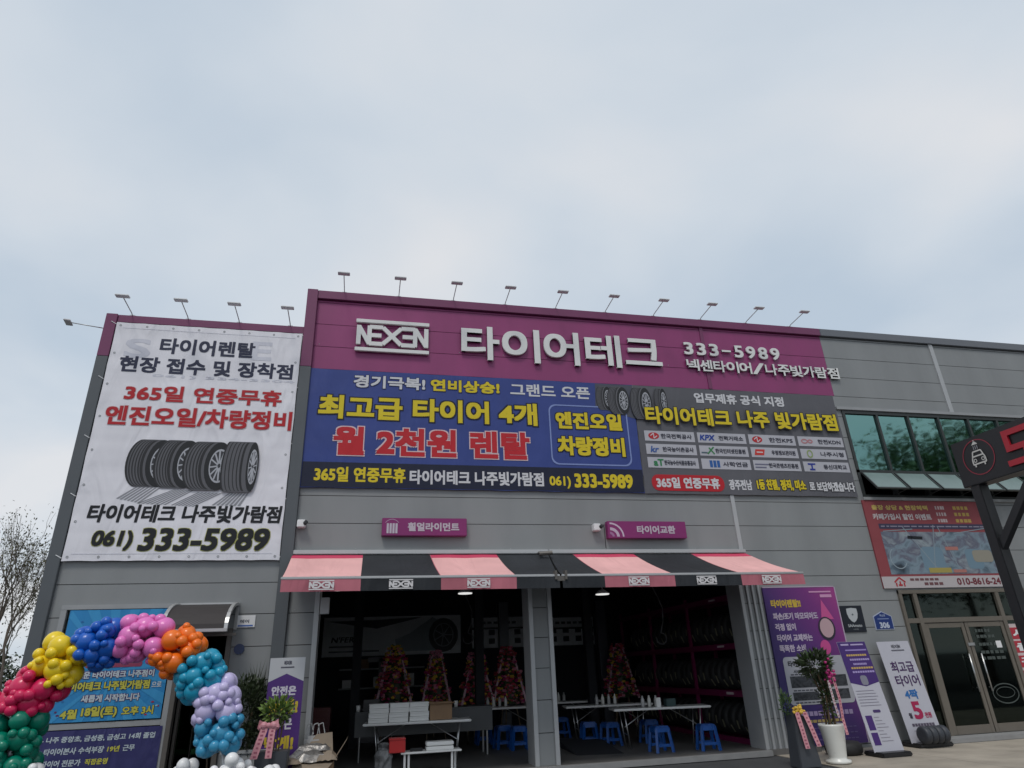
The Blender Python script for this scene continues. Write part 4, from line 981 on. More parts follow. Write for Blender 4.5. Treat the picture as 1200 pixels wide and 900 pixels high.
part('arm_bracket', MB().box(jx-.11, jx-.07, YFt-.07, YFt+.05, zf-.08, zf+.07).box(jx+.07, jx+.11, YFt-.07, YFt+.05, zf-.08, zf+.07).box(jx-.07, jx+.07, YFt-.04, YFt+.05, zf-.10, zf-.02), M['bronzedk'], tk := thing('awning_joint', 'dark metal bracket joining the two striped awnings', 'bracket', (jx, YFt, zf)))
xm = wX(634)
part('motor_arm', MB().tube((xm-.1, YW-.25, zw-.03), (xm+.15, YW-.3, zw-.02), .04).tube((xm-.05, YW-.05, zw+.02), (xm-.05, YW-.28, zw-.02), .03), M['bronzedk'], tk)
# round ceiling lights just inside the bays
for k, (x, z, lb) in enumerate(((-.5, 3.10, 'leftmost round white ceiling light inside the left bay'), (1.95, 3.0, 'round white ceiling light near the middle column of the left bay'), (4.80, 2.94, 'round white ceiling light inside the right bay'))):
    t = thing('ceiling_light', lb, 'ceiling light', (x, 13.3, z+.12), 'round lights inside the bays')
    part('shade', MB().lathe([(.05, .08), (.13, .02), (.15, -.005)], (x, 13.3, z), 20), M['white'], t, smooth=True)
    part('bulb', MB().lathe([(.14, -.02), (.14, -.006)], (x, 13.3, z), 20), M['lamp'], t)
    part('rod', MB().tube((x, 13.3, z+.08), (x, 13.3, 3.32), .01), M['steel'], t)

# ================================================================== LEFT WINDOW BANNERS
lb1 = thing('window_banner', 'sky blue opening announcement banner in the left window', 'banner', (-4.0, YF-.045, 1.06))
yy = YF-.048
BX0, BX1, BZ0, BZ1 = -4.80, -3.14, 1.075, 2.765
part('banner_cloth', MB().sheet([(BX0, BZ0), (BX1, BZ0), (BX1, BZ1), (BX0, BZ1)], yy), fabric('sky_banner_cloth', (.025, .215, .48), .3, .45), lb1)
def hit(cx, cz, a):
    t = 9; c_, s_ = math.cos(a), math.sin(a)
    for lim, o, d in ((BX0, cx, c_), (BX1, cx, c_), (BZ0, cz, s_), (BZ1, cz, s_)):
        if abs(d) > 1e-6 and (lim-o)/d > 1e-6: t = min(t, (lim-o)/d)
    return (cx+c_*t, cz+s_*t)
ry = MB(); cx, cz = -3.97, 1.80
for k in range(20):
    a0 = 2*PI*(k+.2)/20; a1 = a0+2*PI/40; h0, h1 = hit(cx, cz, a0), hit(cx, cz, a1)
    if abs(h0[0]-h1[0]) > 1e-4 and abs(h0[1]-h1[1]) > 1e-4: h1 = hit(cx, cz, a0+.08); 
    pts = [(cx+.1*math.cos(a0), cz+.1*math.sin(a0)), h0, h1, (cx+.1*math.cos(a1), cz+.1*math.sin(a1))]
    ry.sheet(pts, yy-.002-.0001*k)
part('print_rays', ry, fabric('sky_ray', (.04, .27, .54), .3, .45), lb1)
iw = ink('b8c4cc'); iy = ink('bdb84a')
part('print_title_bar', MB().sheet(rrect(-4.62, -3.25, 2.30, 2.46, .06), yy-.006), ink('5a2248'), lb1)
text(lb1, '고객님께 감사드립니다', (-4.58, -3.30, 2.33, 2.43), yy-.010, iw, .05)
part('print_title_bar', MB().sheet(rrect(-4.4, -3.55, 1.86, 1.95, .03), yy-.006), ink('8a3a58'), lb1)
for k in range(26):
    sx, sz_ = random.uniform(BX0+.06, BX1-.06), random.choice([random.uniform(2.5, 2.74), random.uniform(1.9, 2.25), random.uniform(1.1, 1.45)])
    if 1.1 < sz_ < 1.5: sx = random.choice([random.uniform(BX0+.04, BX0+.25), random.uniform(BX1-.25, BX1-.05)])
    part('print_confetti', MB().sheet(circ(sx, sz_, random.uniform(.012, .03), .014, 7), yy-.006), ink(random.choice(['9a3050', '2a6aa8', '90b8cc', '5a2a5a'])), lb1)
dk = ink('12304a'); pk = ink('5c2c5c')
text(lb1, '새로운 타이어테크 나주점이', (-4.60, -3.34, 1.70, 1.81), yy-.006, iw, .05, outline=pk, ow=.07)
text(lb1, '타이어테크 나주빛가람점', (-4.68, -3.38, 1.52, 1.655), yy-.006, iy, .055, outline=dk, ow=.07)
text(lb1, '으로', (-3.35, -3.20, 1.54, 1.62), yy-.006, iw, .05)
text(lb1, '새롭게 시작합니다', (-4.36, -3.50, 1.35, 1.46), yy-.006, iw, .05, outline=pk, ow=.07)
text(lb1, '4월', (-4.62, -4.38, 1.12, 1.26), yy-.006, iy, .055, outline=dk, ow=.05)
text(lb1, '18일(토)', (-4.32, -3.80, 1.12, 1.29), yy-.006, iy, .055, outline=dk, ow=.05)
text(lb1, '오후 3시', (-3.73, -3.26, 1.14, 1.27), yy-.006, iy, .05, outline=dk, ow=.05)
lb2 = thing('window_banner', 'navy banner with white and yellow career lines below the sky blue one', 'banner', (-4.0, YF-.05, .1))
yy = YF-.055
part('banner_cloth', MB().sheet([(-5.0, .05), (-3.08, .05), (-3.08, .96), (-5.0, .96)], yy), fabric('navy_banner_cloth', (.035, .035, .13), .5, .5, fscale=1.6), lb2)
text(lb2, '- 나주 중앙초, 금성중, 금성고 14회 졸업', (-4.80, -3.17, .79, .88), yy-.004, iw, .04, ital=.1)
text(lb2, '- 타이어본사 수석부장', (-4.80, -3.88, .625, .72), yy-.004, iw, .04, ital=.1)
text(lb2, '19년', (-3.84, -3.66, .63, .715), yy-.004, iy, .05, ital=.1)
text(lb2, '근무', (-3.62, -3.44, .63, .715), yy-.004, iw, .045, ital=.1)
text(lb2, '- 타이어 전문가', (-4.80, -4.18, .46, .555), yy-.004, iw, .04, ital=.1)
text(lb2, '직접운영', (-4.13, -3.80, .465, .55), yy-.004, iy, .05, ital=.1)

# ================================================================== BALLOON ARCH
bal_cols = {'green': (.0, .19, .12), 'crimson': (.62, .015, .095), 'yellow': (.83, .60, .015), 'blue': (.006, .10, .48), 'pink': (.76, .19, .52),
            'orange': (.86, .17, .01), 'teal': (.015, .30, .47), 'lavender': (.56, .50, .76), 'steelblue': (.04, .27, .46), 'white': (.80, .80, .80)}
def balloon_mesh(col):
    mb = MB()
    prof = [(.006, -1.16), (.10, -1.19), (.045, -1.08), (.12, -1.02), (.36, -.90), (.62, -.70), (.84, -.42), (.97, -.08), (1.0, .16), (.95, .44), (.80, .70), (.58, .88), (.30, .99), (.02, 1.03)]
    mb.lathe(prof, n=20)
    me = mb.mesh('balloon')
    m = mat('balloon_'+col, bal_cols[col], .30, spec=.45, coat=.08); me.materials.append(m)
    for p in me.polygons: p.use_smooth = True
    return me
YA_ = 10.6
arch = thing('balloon_arch', 'rainbow balloon arch standing before the left office window and door', 'balloon arch', (-3.2, YA_, GZ))
rng = random.Random(11)
clusters = [('green', [(20, 850), (12, 892)], 26), ('crimson', [(50, 801), (22, 827)], 25), ('yellow', [(83, 760), (62, 793)], 25), ('blue', [(104, 762), (133, 750)], 25),
            ('pink', [(152, 748), (187, 750)], 24), ('orange', [(202, 756), (216, 770)], 26), ('teal', [(231, 777), (240, 802)], 25),
            ('lavender', [(252, 808), (256, 836)], 24), ('steelblue', [(257, 846), (258, 872)], 24)]
def put_balloon(me, p, r, out):
    o = bpy.data.objects.new('balloon', me); C.objects.link(o); o.parent = arch
    o.location = p-arch.location; s = r*rng.uniform(.96, 1.04); o.scale = (s, s, s*rng.uniform(1.0, 1.08))
    o.rotation_euler = out.to_track_quat('Z', 'Y').to_euler()
allp = []
for col, pts, tr_ in clusters:
    me = balloon_mesh(col); a = W(*pts[0], YA_); b_ = W(*pts[1], YA_); ax = (b_-a).normalized()
    RT = tr_*.0135
    mine = []
    for (r_, cnt) in ((.138, 12), (.112, 11), (.072, 9), (.05, 5)):
        for _ in range(cnt):
            for tr2 in range(70):
                u = rng.uniform(-.15, 1.15); ang = rng.uniform(0, 2*PI)
                c0 = a.lerp(b_, u); e1 = ax.cross(Vector((0, 1, 0))).normalized(); e2 = Vector((0, 1, 0))
                rad = (RT-r_)*rng.uniform(.8, 1.05)
                out = e1*math.cos(ang)+e2*math.sin(ang)*1.0
                if r_ < .08: rad = RT-r_*.6; 
                if r_ < .08 and out.y > -.3: continue
                p = c0+out*rad
                lim = .72 if r_ > .1 else .60
                if all((p-q_).length > lim*(r_+s_) for q_, s_ in mine) and all((p-q_).length > .62*(r_+s_) for q_, s_ in allp):
                    mine.append((p, r_)); put_balloon(me, p, r_, out); break
    allp += mine
me = balloon_mesh('white')
for (cx_, cz_, hw) in ((262, 899, 46), (10, 903, 26)):
    c0 = W(cx_, cz_, YA_)
    mine = []
    for (r_, cnt) in ((.11, 12), (.085, 20), (.055, 26)):
        for _ in range(cnt):
            for _2 in range(50):
                out = Vector((rng.uniform(-1, 1), rng.uniform(-1, .6), rng.uniform(-1.1, .5)))
                sc_ = hw*.0140
                p = c0+Vector((out.x*sc_, out.y*sc_*.8, out.z*.42-.05-abs(out.x)*.12))
                if all((p-q_).length > .74*(r_+s_) for q_, s_ in mine+allp) and p.z > GZ+r_:
                    mine.append((p, r_)); put_balloon(me, p, r_, out.normalized()); break
    allp += mine
# frame pole hidden inside the balloons
fp = [W(10, 880, YA_), W(20, 830, YA_), W(40, 808, YA_), W(72, 775, YA_), W(118, 754, YA_), W(170, 748, YA_), W(210, 762, YA_), W(236, 790, YA_), W(254, 822, YA_), W(258, 860, YA_), W(262, 900, YA_)]
fp = [Vector((fp[0].x, YA_, GZ))]+fp+[Vector((fp[-1].x, YA_, GZ))]
part('frame_pole', MB().path(fp, .012, 6), M['white'], arch)

# ================================================================== ROLL-UP AND X BANNER STANDS (built flat, then leaned)
def lean_T(x, y, z, deg, rz=0): return Matrix.Translation((x, y, z)) @ Matrix.Rotation(R(rz), 4, 'Z') @ Matrix.Rotation(R(deg), 4, 'X')
# left: purple "safety" stand
p0 = W(317, 770, 12.05); p1 = W(358, 770, 12.05); sw = p1.x-p0.x; sh_ = 1.92
T = lean_T(p0.x, 12.05-.06, GZ+.08, -3)
ls = thing('banner_stand', 'white topped purple banner stand beside the left garage bay', 'banner stand', (p0.x+sw/2, 12.0, GZ))
def tb(mb): mb.v = [tuple(T@Vector(p)) for p in mb.v]; return mb
part('banner_sheet', tb(MB().box(0, sw, 0, .01, 0, sh_)), i_('b4b6ba'), ls)
part('print_arrow', tb(MB().sheet([(.0, .28), (sw*.5, .05), (sw, .28), (sw, sh_-.36), (sw*.5, sh_-.24), (0, sh_-.36)], -.003)), i_('46206e'), ls)
part('print_logo', tb(segs(MB(), nx_lines(sw*.41, sw*.61, sh_-.10, sh_-.05), .012, -.003)), i_('50505c'), ls)
part('print_line', tb(MB().box(sw*.32, sw*.70, -.004, -.001, sh_-.155, sh_-.135)), i_('50505c'), ls)
text(ls, '안전은', (sw*.12, sw*.82, sh_-.56, sh_-.42), -.006, i_('c4c0cc'), .06, T=T)
text(ls, '높게!', (sw*.06, sw*.90, sh_-.83, sh_-.62), -.006, i_('c0a82c'), .06, T=T)
text(ls, '가격은', (sw*.12, sw*.78, sh_-1.05, sh_-.88), -.006, i_('c4c0cc'), .05, T=T)
text(ls, '낮게!', (sw*.06, sw*.86, sh_-1.34, sh_-1.13), -.006, i_('c0a82c'), .06, T=T)
part('support_pole', MB().bar((p0.x+sw/2, 12.32, GZ), (p0.x+sw/2, 12.12, GZ+1.9), .025, .025), M['steel'], ls)
part('foot', MB().box(p0.x, p0.x+sw, 11.95, 12.35, GZ, GZ+.06), M['pblack'], ls, bevel=.01)
# right stand 1: purple and white information
def right_stand(bl, br, tl, th, label, draw):
    global T
    x0, x1 = bl[0], br[0]; w_ = math.hypot(br[0]-bl[0], br[1]-bl[1]); rz = math.degrees(math.atan2(br[1]-bl[1], br[0]-bl[0]))
    L = math.hypot(tl[1]-bl[1], tl[2]-bl[2]); dg_ = -math.degrees(math.atan2(tl[1]-bl[1], tl[2]-bl[2]))
    T = lean_T(*bl, dg_, rz)
    t = thing('banner_stand', label, 'banner stand', ((x0+x1)/2, bl[1], GZ+.012))
    part('banner_sheet', tb(MB().box(0, w_, 0, .008, 0, L)), i_('b0b0ba'), t)
    draw(t, w_, L)
    b0 = Vector(bl); 
    part('foot', tb2 := MB().box(0, w_, -.20, .30, GZ+.012, GZ+.09, Matrix.Translation((x0, bl[1], 0)) @ Matrix.Rotation(R(rz), 4, 'Z')), M['pblack'], t, bevel=.02)
    mdl = T@Vector((w_/2, .02, L*.98)); part('support_pole', MB().bar((mdl.x, bl[1]+.25, GZ+.05), mdl, .025, .025), M['steel'], t)
    return t
def d1(t, w_, L):
    top = L*.60
    part('print_field', tb(MB().sheet([(0, top+.02), (w_*.5, top-.05), (w_, top+.02), (w_, L-.004), (0, L-.004)], -.003)), i_('3a1c66'), t)
    part('print_line', tb(MB().box(w_*.1, w_*.38, -.007, -.004, L-.07, L-.04).box(w_*.45, w_*.9, -.007, -.004, L-.07, L-.045)), i_('a89ac0'), t)
    part('print_line', tb(MB().box(w_*.2, w_*.95, -.007, -.004, L-.17, L-.145)), i_('8e7cb8'), t)
    for k, (z, cc, a, b_) in enumerate(((L-.25, 'b89a58', .18, .9), (L-.33, '9c8cc0', .25, .95), (L-.41, '9c8cc0', .32, .8), (L-.48, 'b89a58', .2, .98), (L-.55, '9c8cc0', .2, .98))):
        n_ = 9
        for q_ in range(n_): part('print_line', tb(MB().box(w_*(a+(b_-a)*q_/n_), w_*(a+(b_-a)*(q_+.78)/n_), -.007, -.004, z-.017, z+.017)), i_(cc), t)
    part('print_bottle', tb(MB().sheet(rrect(w_*.38, w_*.62, top-.03, top+.14, .05), -.007)), i_('7a7a88'), t)
    for k in range(6): part('print_line', tb(MB().box(w_*.08, w_*(.7+.04*(k % 3)), -.004, -.001, top-.13-k*.05, top-.12-k*.05)), i_('7c7888'), t)
    part('print_pill', tb(MB().sheet(rrect(w_*.42, w_*.68, top-.50, top-.45, .022), -.003)), i_('3e2a60'), t)
    part('print_block', tb(MB().box(w_*.10, w_*.32, -.004, -.001, top-.78, top-.54)), i_('3e1e68'), t)
    part('print_block', tb(MB().box(w_*.10, w_*.32, -.004, -.001, top-1.02, top-.82)), i_('3e1e68'), t)
    for k in range(8): part('print_line', tb(MB().box(w_*.38, w_*(.55+.07*(k % 4)), -.004, -.001, top-.58-k*.055, top-.57-k*.055)), i_('84808c'), t)
right_stand((9.03, 11.61, -.02), (9.65, 11.61, -.02), (9.03, 11.98, 1.83), 0, 'purple topped information stand right of the white planter', d1)
def d2(t, w_, L):
    part('print_logo', tb(segs(MB(), nx_lines(w_*.42, w_*.68, L-.13, L-.07), .012, -.003)), i_('4a4a54'), t)
    part('print_line', tb(MB().box(w_*.38, w_*.78, -.004, -.001, L-.19, L-.165)), i_('5a5a64'), t)
    text(t, '최고급', (w_*.18, w_*.88, L-.60, L-.39), -.004, i_('3c1c50'), .03, T=T)
    text(t, '타이어', (w_*.18, w_*.90, L-.86, L-.65), -.004, i_('3c1c50'), .03, T=T)
    text(t, '4짝', (w_*.30, w_*.70, L-1.10, L-.92), -.004, i_('1e60a0'), .05, T=T)
    text(t, '5', (w_*.36, w_*.64, L-1.46, L-1.14), -.004, i_('9c1448'), .06, T=T)
    text(t, '월', (w_*.20, w_*.30, L-1.44, L-1.34), -.004, i_('302838'), .05, T=T)
    text(t, '천원', (w_*.68, w_*.88, L-1.44, L-1.34), -.004, i_('9c1448'), .05, T=T)
    for k in range(8): part('print_line', tb(MB().box(w_*(.2+.085*k), w_*(.27+.085*k), -.004, -.001, L-1.58, L-1.53)), i_('504858'), t)
    part('print_line', tb(MB().box(w_*.2, w_*.85, -.004, -.001, L-1.66, L-1.65)), i_('8a8690'), t)
s2 = right_stand((10.48, 12.36, -.02), (11.25, 12.36, -.02), (10.48, 12.66, 1.82), 0, 'white banner stand advertising four tyres left of the glass entrance', d2)
# real row of tyres mounted at its foot
t = thing('tyre_row_display', 'row of four small dark tyres lying before the white stand', 'tyre display', (10.9, 12.15, GZ))
for k in range(4):
    cx_ = 10.60+k*.135
    Tt = Matrix.Translation((cx_, 12.12, GZ+.235)) @ Matrix.Rotation(R(90), 4, 'Y')
    part('tyre', MB().lathe([(.08, -.060), (.13, -.064), (.155, -.04), (.160, 0), (.155, .04), (.13, .064), (.08, .060)], (0, 0, 0), 22, Tt), mat('display_tyre', (.035, .04, .05), .5), t, smooth=True)

# ================================================================== PLANTS, POTS AND FLOWERS (right side)
def foliage(mb, c, R_, n, L, w, rg, up_=.4, hollow=.3, zs_=1):
    for _ in range(n):
        d = Vector((rg.gauss(0, 1), rg.gauss(0, 1), rg.gauss(0, 1))).normalized()
        p = Vector(c)+Vector((d.x*R_[0], d.y*R_[1], d.z*R_[2]))*(hollow+(1-hollow)*rg.random()**.5)
        dr = (d+Vector((rg.uniform(-.6, .6), rg.uniform(-.6, .6), up_+rg.uniform(-.5, .5)))).normalized()
        mb.leaf(p, dr, L*rg.uniform(.6, 1.3), w*rg.uniform(.7, 1.2), Vector((rg.uniform(-1, 1), rg.uniform(-1, 1), rg.uniform(0, 1))).normalized())
    return mb
rg = random.Random(3)
Yp = 11.3; bx_ = (W(968, 893, Yp).x+W(998, 893, Yp).x)/2
pt = thing('potted_plant', 'tall dark leafy plant with pink ribbon in a white flared pot', 'potted plant', (bx_, Yp, GZ))
part('pot', MB().lathe([(.15, 0), (.205, .01), (.205, .05), (.14, .07), (.145, .1), (.195, .5), (.215, .57), (.215, .60), (.19, .60), (.17, .5)], (bx_, Yp, GZ+.012), 28), M['potw'], pt, smooth=True)
part('soil', MB().lathe([(.17, .5), (.17, .55)], (bx_, Yp, GZ), 20), M['stem'], pt)
for k in range(5):
    a = k*1.3; part('stem', MB().path([(bx_+.08*math.cos(a), Yp+.08*math.sin(a), GZ+.5), (bx_+.06*math.cos(a+.4), Yp+.06*math.sin(a+.4), 1.0), (bx_-.05+.14*math.cos(a), Yp+.14*math.sin(a), 1.4)], .016, 6), M['stem'], pt)
f_ = MB(); foliage(f_, (bx_-.08, Yp, 1.47), (.27, .24, .20), 520, .12, .04, rg, .3)
foliage(f_, (bx_, Yp, .95), (.11, .11, .42), 260, .10, .035, rg, .5, 0)
part('foliage', f_, M['leafd'], pt)
f_ = MB(); foliage(f_, (bx_-.08, Yp-.02, 1.50), (.26, .22, .18), 70, .11, .04, rg, .5); foliage(f_, (bx_+.02, Yp-.05, 1.0), (.09, .09, .35), 60, .09, .03, rg, .5, 0); part('young_leaves', f_, M['leafm'], pt)
fb = MB()
for k in range(34): fb.ball((bx_+.03+rg.gauss(0, .045), Yp-.24+rg.gauss(0, .03), 1.27+rg.gauss(0, .09)), rg.uniform(.012, .03), 7, 5)
part('flower_bow', fb, M['flm'], pt, smooth=True)
def ribbon(pts, w_, m, parent, label=None, dots=True):
    mb = MB()
    for (a, b_) in zip(pts, pts[1:]): mb.add([(a[0]-w_/2, a[1], a[2]), (b_[0]-w_/2, b_[1], b_[2]), (b_[0]+w_/2, b_[1], b_[2]), (a[0]+w_/2, a[1], a[2])], [(0, 1, 2, 3)])
    o = part('ribbon', mb, m, parent)
    if dots:
        rp_ = MB()
        for (a, b_) in zip(pts, pts[1:]):
            n_ = max(1, int((Vector(a)-Vector(b_)).length/.05))
            for k in range(n_):
                p = Vector(a).lerp(Vector(b_), (k+.5)/n_)
                rp_.box(p.x-w_*random.uniform(.12, .26), p.x+w_*random.uniform(.12, .26), p.y-.004, p.y-.002, p.z-.012, p.z+.012)
        part('ribbon_print', rp_, mat('ribbon_ink', (.36, .10, .15), .6), o)
    return o
ribbon([(bx_+.04, Yp-.27, 1.25), (bx_+.07, Yp-.28, .9), (bx_+.06, Yp-.27, .6), (bx_+.06, Yp-.30, .36)], .05, M['ribbonp'], pt)
ribbon([(bx_-.06, Yp-.26, 1.2), (bx_-.04, Yp-.27, .85), (bx_-.0, Yp-.26, .62)], .04, M['ribbonw'], pt)
# charcoal flower pedestal
Yq = 11.2; fx = (W(930, 893, Yq).x+W(958, 893, Yq).x)/2
fs_ = thing('flower_pedestal', 'charcoal tapered pedestal with yellow flowers and two pink ribbons', 'flower stand', (fx, Yq, GZ))
part('pedestal', MB().add([(fx-.20, Yq-.16, GZ+.012), (fx+.20, Yq-.16, GZ+.012), (fx+.20, Yq+.16, GZ+.012), (fx-.20, Yq+.16, GZ+.012), (fx-.14, Yq-.12, .74), (fx+.10, Yq-.12, .66), (fx+.10, Yq+.12, .66), (fx-.14, Yq+.12, .74)], [(0, 3, 2, 1), (4, 5, 6, 7), (0, 1, 5, 4), (1, 2, 6, 5), (2, 3, 7, 6), (3, 0, 4, 7)]), M['planter'], fs_, bevel=.012)
f_ = MB()
for k in range(26): f_.ball((fx+rg.gauss(-.03, .06), Yq-.12+rg.gauss(0, .04), .78+rg.gauss(0, .045)), rg.uniform(.018, .035), 7, 5)
part('flowers', f_, M['fly'], fs_, smooth=True)
f_ = MB(); foliage(f_, (fx-.17, Yq, .86), (.08, .09, .20), 130, .08, .028, rg, .8, .1); part('foliage', f_, M['leafm'], fs_)
ribbon([(fx-.10, Yq-.17, .74), (fx-.08, Yq-.20, .5), (fx-.05, Yq-.22, .20)], .085, M['ribbonp'], fs_)
ribbon([(fx+.04, Yq-.17, .74), (fx+.10, Yq-.20, .5), (fx+.17, Yq-.22, .22)], .085, M['ribbonp'], fs_)

# dark tyres lying between the planter and the stands
t = thing('stacked_wheel', 'dark wheel lying on the ground behind the purple information stand', 'wheel', (8.85, 12.2, GZ))
part('tyre', MB().lathe([(.18, 0), (.28, 0), (.32, .04), (.33, .1), (.32, .17), (.28, .21), (.18, .21)], (8.85, 12.2, GZ+.012), 28), M['tyre'], t, smooth=True)
part('rim', MB().lathe([(.17, .05), (.17, .17), (.05, .13)], (8.85, 12.2, GZ+.012), 20), M['rim'], t, smooth=True)

# ================================================================== PLANTS BY THE LEFT OFFICE DOOR
hb = thing('shrub', 'dense dark green shrub between the office door and the garage', 'shrub', (-1.68, 12.3, GZ))
f_ = MB()
foliage(f_, (-1.76, 12.25, 1.12), (.44, .30, .52), 2400, .075, .04, rg, .3, .25)
foliage(f_, (-1.62, 12.25, .65), (.34, .26, .35), 700, .075, .04, rg, .3, .25)
part('foliage', f_, M['leafd'], hb)
part('stem', MB().tube((-1.68, 12.3, GZ), (-1.66, 12.3, 1.2), .03, 8, .015), M['stem'], hb)
gp = thing('spiky_plant', 'spiky upright grassy plant behind the dark shrub', 'plant', (-1.62, 12.5, .9))
f_ = MB()
for k in range(46):
    a = rg.uniform(0, 2*PI); sp_ = rg.uniform(.05, .36); h_ = rg.uniform(.5, .98); b0 = Vector((-1.62+rg.uniform(-.12, .12), 12.5+rg.uniform(-.1, .1), 1.0))
    tip = b0+Vector((math.cos(a)*sp_, math.sin(a)*sp_*.6, h_)); q_ = Vector((-math.sin(a), math.cos(a), 0))*.010
    md = b0.lerp(tip, .5)+Vector((0, 0, .05)); f_.add([b0-q_, b0+q_, md+q_, tip, md-q_], [(0, 1, 2, 3, 4)])
part('blades', f_, M['leafd'], gp)
pb = thing('planter_box', 'grey planter box standing under the dark shrub', 'planter', (-1.55, 12.1, GZ))
part('box', MB().box(-2.0, -1.15, 12.0, 12.4, GZ, .55), M['trimg'], pb, bevel=.01)
part('rim', MB().box(-2.02, -1.13, 11.98, 12.42, .551, .60), M['trimg'], pb, bevel=.008)
# congratulatory potted plant with pink bow in front of the purple stand
Yc = 11.45; cx_ = W(318, 840, Yc).x
cp = thing('potted_plant', 'yellow green leafy plant with big pink bow in a charcoal planter', 'potted plant', (cx_, Yc, GZ))
part('pot', MB().add([(cx_-.14, Yc-.16, GZ), (cx_+.26, Yc-.16, GZ), (cx_+.26, Yc+.16, GZ), (cx_-.14, Yc+.16, GZ), (cx_-.16, Yc-.19, .62), (cx_+.3, Yc-.19, .62), (cx_+.3, Yc+.19, .62), (cx_-.16, Yc+.19, .62)], [(0, 3, 2, 1), (4, 5, 6, 7), (0, 1, 5, 4), (1, 2, 6, 5), (2, 3, 7, 6), (3, 0, 4, 7)]), M['planter'], cp, bevel=.012)
f_ = MB(); lx_ = W(326, 828, Yc).x
foliage(f_, (lx_, Yc, 1.17), (.20, .16, .14), 210, .11, .045, rg, .4, .15)
part('foliage', f_, M['leafy'], cp)
f_ = MB(); foliage(f_, (lx_, Yc+.05, 1.08), (.18, .16, .16), 130, .11, .045, rg, .1, .1); part('lower_leaves', f_, M['leafm'], cp)
for k in range(4): part('stem', MB().tube((cx_+.05+.03*k, Yc, .6), (lx_-.1+.07*k, Yc, 1.15), .012, 6), M['stem'], cp)
bw = MB(); bxp = W(315, 850, Yc-.22)
for sx in (-1, 1):
    bw.add([(bxp.x, bxp.y, bxp.z), (bxp.x+sx*.13, bxp.y-.03, bxp.z+.08), (bxp.x+sx*.15, bxp.y-.05, bxp.z-.03), (bxp.x+sx*.10, bxp.y+.02, bxp.z-.09)], [(0, 1, 2, 3) if sx > 0 else (3, 2, 1, 0)])
    bw.ball((bxp.x+sx*.07, bxp.y, bxp.z), .055, 10, 7); bw.ball((bxp.x+sx*.11, bxp.y+.01, bxp.z-.02), .045, 10, 7)
bw.ball((bxp.x, bxp.y-.02, bxp.z), .04, 8, 6)
part('bow', bw, M['ribbonp'], cp)
ribbon([(bxp.x-.04, Yc-.24, bxp.z), (bxp.x-.10, Yc-.27, bxp.z-.2), (bxp.x-.16, Yc-.28, bxp.z-.42)], .10, M['ribbonp'], cp)
ribbon([(bxp.x+.06, Yc-.24, bxp.z), (bxp.x+.05, Yc-.27, bxp.z-.2), (bxp.x+.04, Yc-.28, bxp.z-.42)], .09, M['ribbonp'], cp)
# heap of wrapped parcels, kraft paper and foil
hpz = [W(365, 872, 11.9)]
base_x = W(365, 880, 11.9).x
def crumple(name, c, sx, sy, sz, m, label, cat, seed, grp=None):
    r_ = random.Random(seed); mb = MB(); nx_, ny_ = 7, 6; vs = []
    for j in range(ny_+1):
        for i in range(nx_+1):
            u, v = i/nx_-.5, j/ny_-.5; e_ = 1-max(abs(u), abs(v))*2
            vs.append((c[0]+u*sx*(1+r_.uniform(-.08, .08)), c[1]+v*sy*(1+r_.uniform(-.08, .08)), c[2]+sz*(min(1, e_*2.2))*(1+r_.uniform(-.35, .35))+r_.uniform(-.01, .01)))
    mb.add(vs, [(j*(nx_+1)+i, j*(nx_+1)+i+1, (j+1)*(nx_+1)+i+1, (j+1)*(nx_+1)+i) for j in range(ny_) for i in range(nx_)])
    return solo(name, mb, m, label, cat, (c[0], c[1], c[2]), grp)
ct = thing('opened_carton', 'opened brown carton with spread flaps heaped with packing by the garage', 'carton', (base_x, 11.9, GZ))
bx0, bx1 = W(335, 890, 11.9).x, W(402, 890, 11.9).x; bt = .40
part('carton_body', MB().box(bx0+.12, bx1-.14, 11.7, 12.2, GZ, bt), M['card'], ct)
for (pa, pb2) in ((((bx0+.12, 11.7, bt), (bx0+.12, 12.2, bt)), ((bx0-.10, 12.15, bt+.12), (bx0-.14, 11.66, bt+.05))), (((bx1-.14, 12.2, bt), (bx1-.14, 11.7, bt)), ((bx1+.04, 11.7, bt+.28), (bx1+.06, 12.2, bt+.30))), (((bx0+.12, 11.7, bt), (bx1-.14, 11.7, bt)), ((bx1-.2, 11.45, bt-.05), (bx0+.1, 11.48, bt-.12))), (((bx0+.15, 12.2, bt), (bx1-.16, 12.2, bt)), ((bx1-.2, 12.34, bt+.36), (bx0+.4, 12.34, bt+.34)))):
    part('flap', MB().add([*pa, *pb2], [(0, 1, 2, 3)]), M['kraft'], ct)
crumple('wrapped_parcel', (base_x-.05, 11.9, bt+.02), .72, .5, .12, M['foil'], 'silver wrapped parcel on top of the opened carton', 'parcel', 1)
crumple('wrapped_parcel', (base_x+.02, 12.0, bt+.15), .52, .34, .08, M['foil'], 'upper silver parcel resting on the larger silver parcel', 'parcel', 2)
crumple('packing_paper', (base_x-.30, 11.75, bt+.01), .36, .40, .07, M['kraft'], 'crumpled brown packing paper at the left of the opened carton', 'paper', 3)
crumple('packing_paper', (base_x+.25, 11.80, bt+.03), .30, .35, .09, M['kraft'], 'crumpled brown packing paper at the right of the opened carton', 'paper', 4)
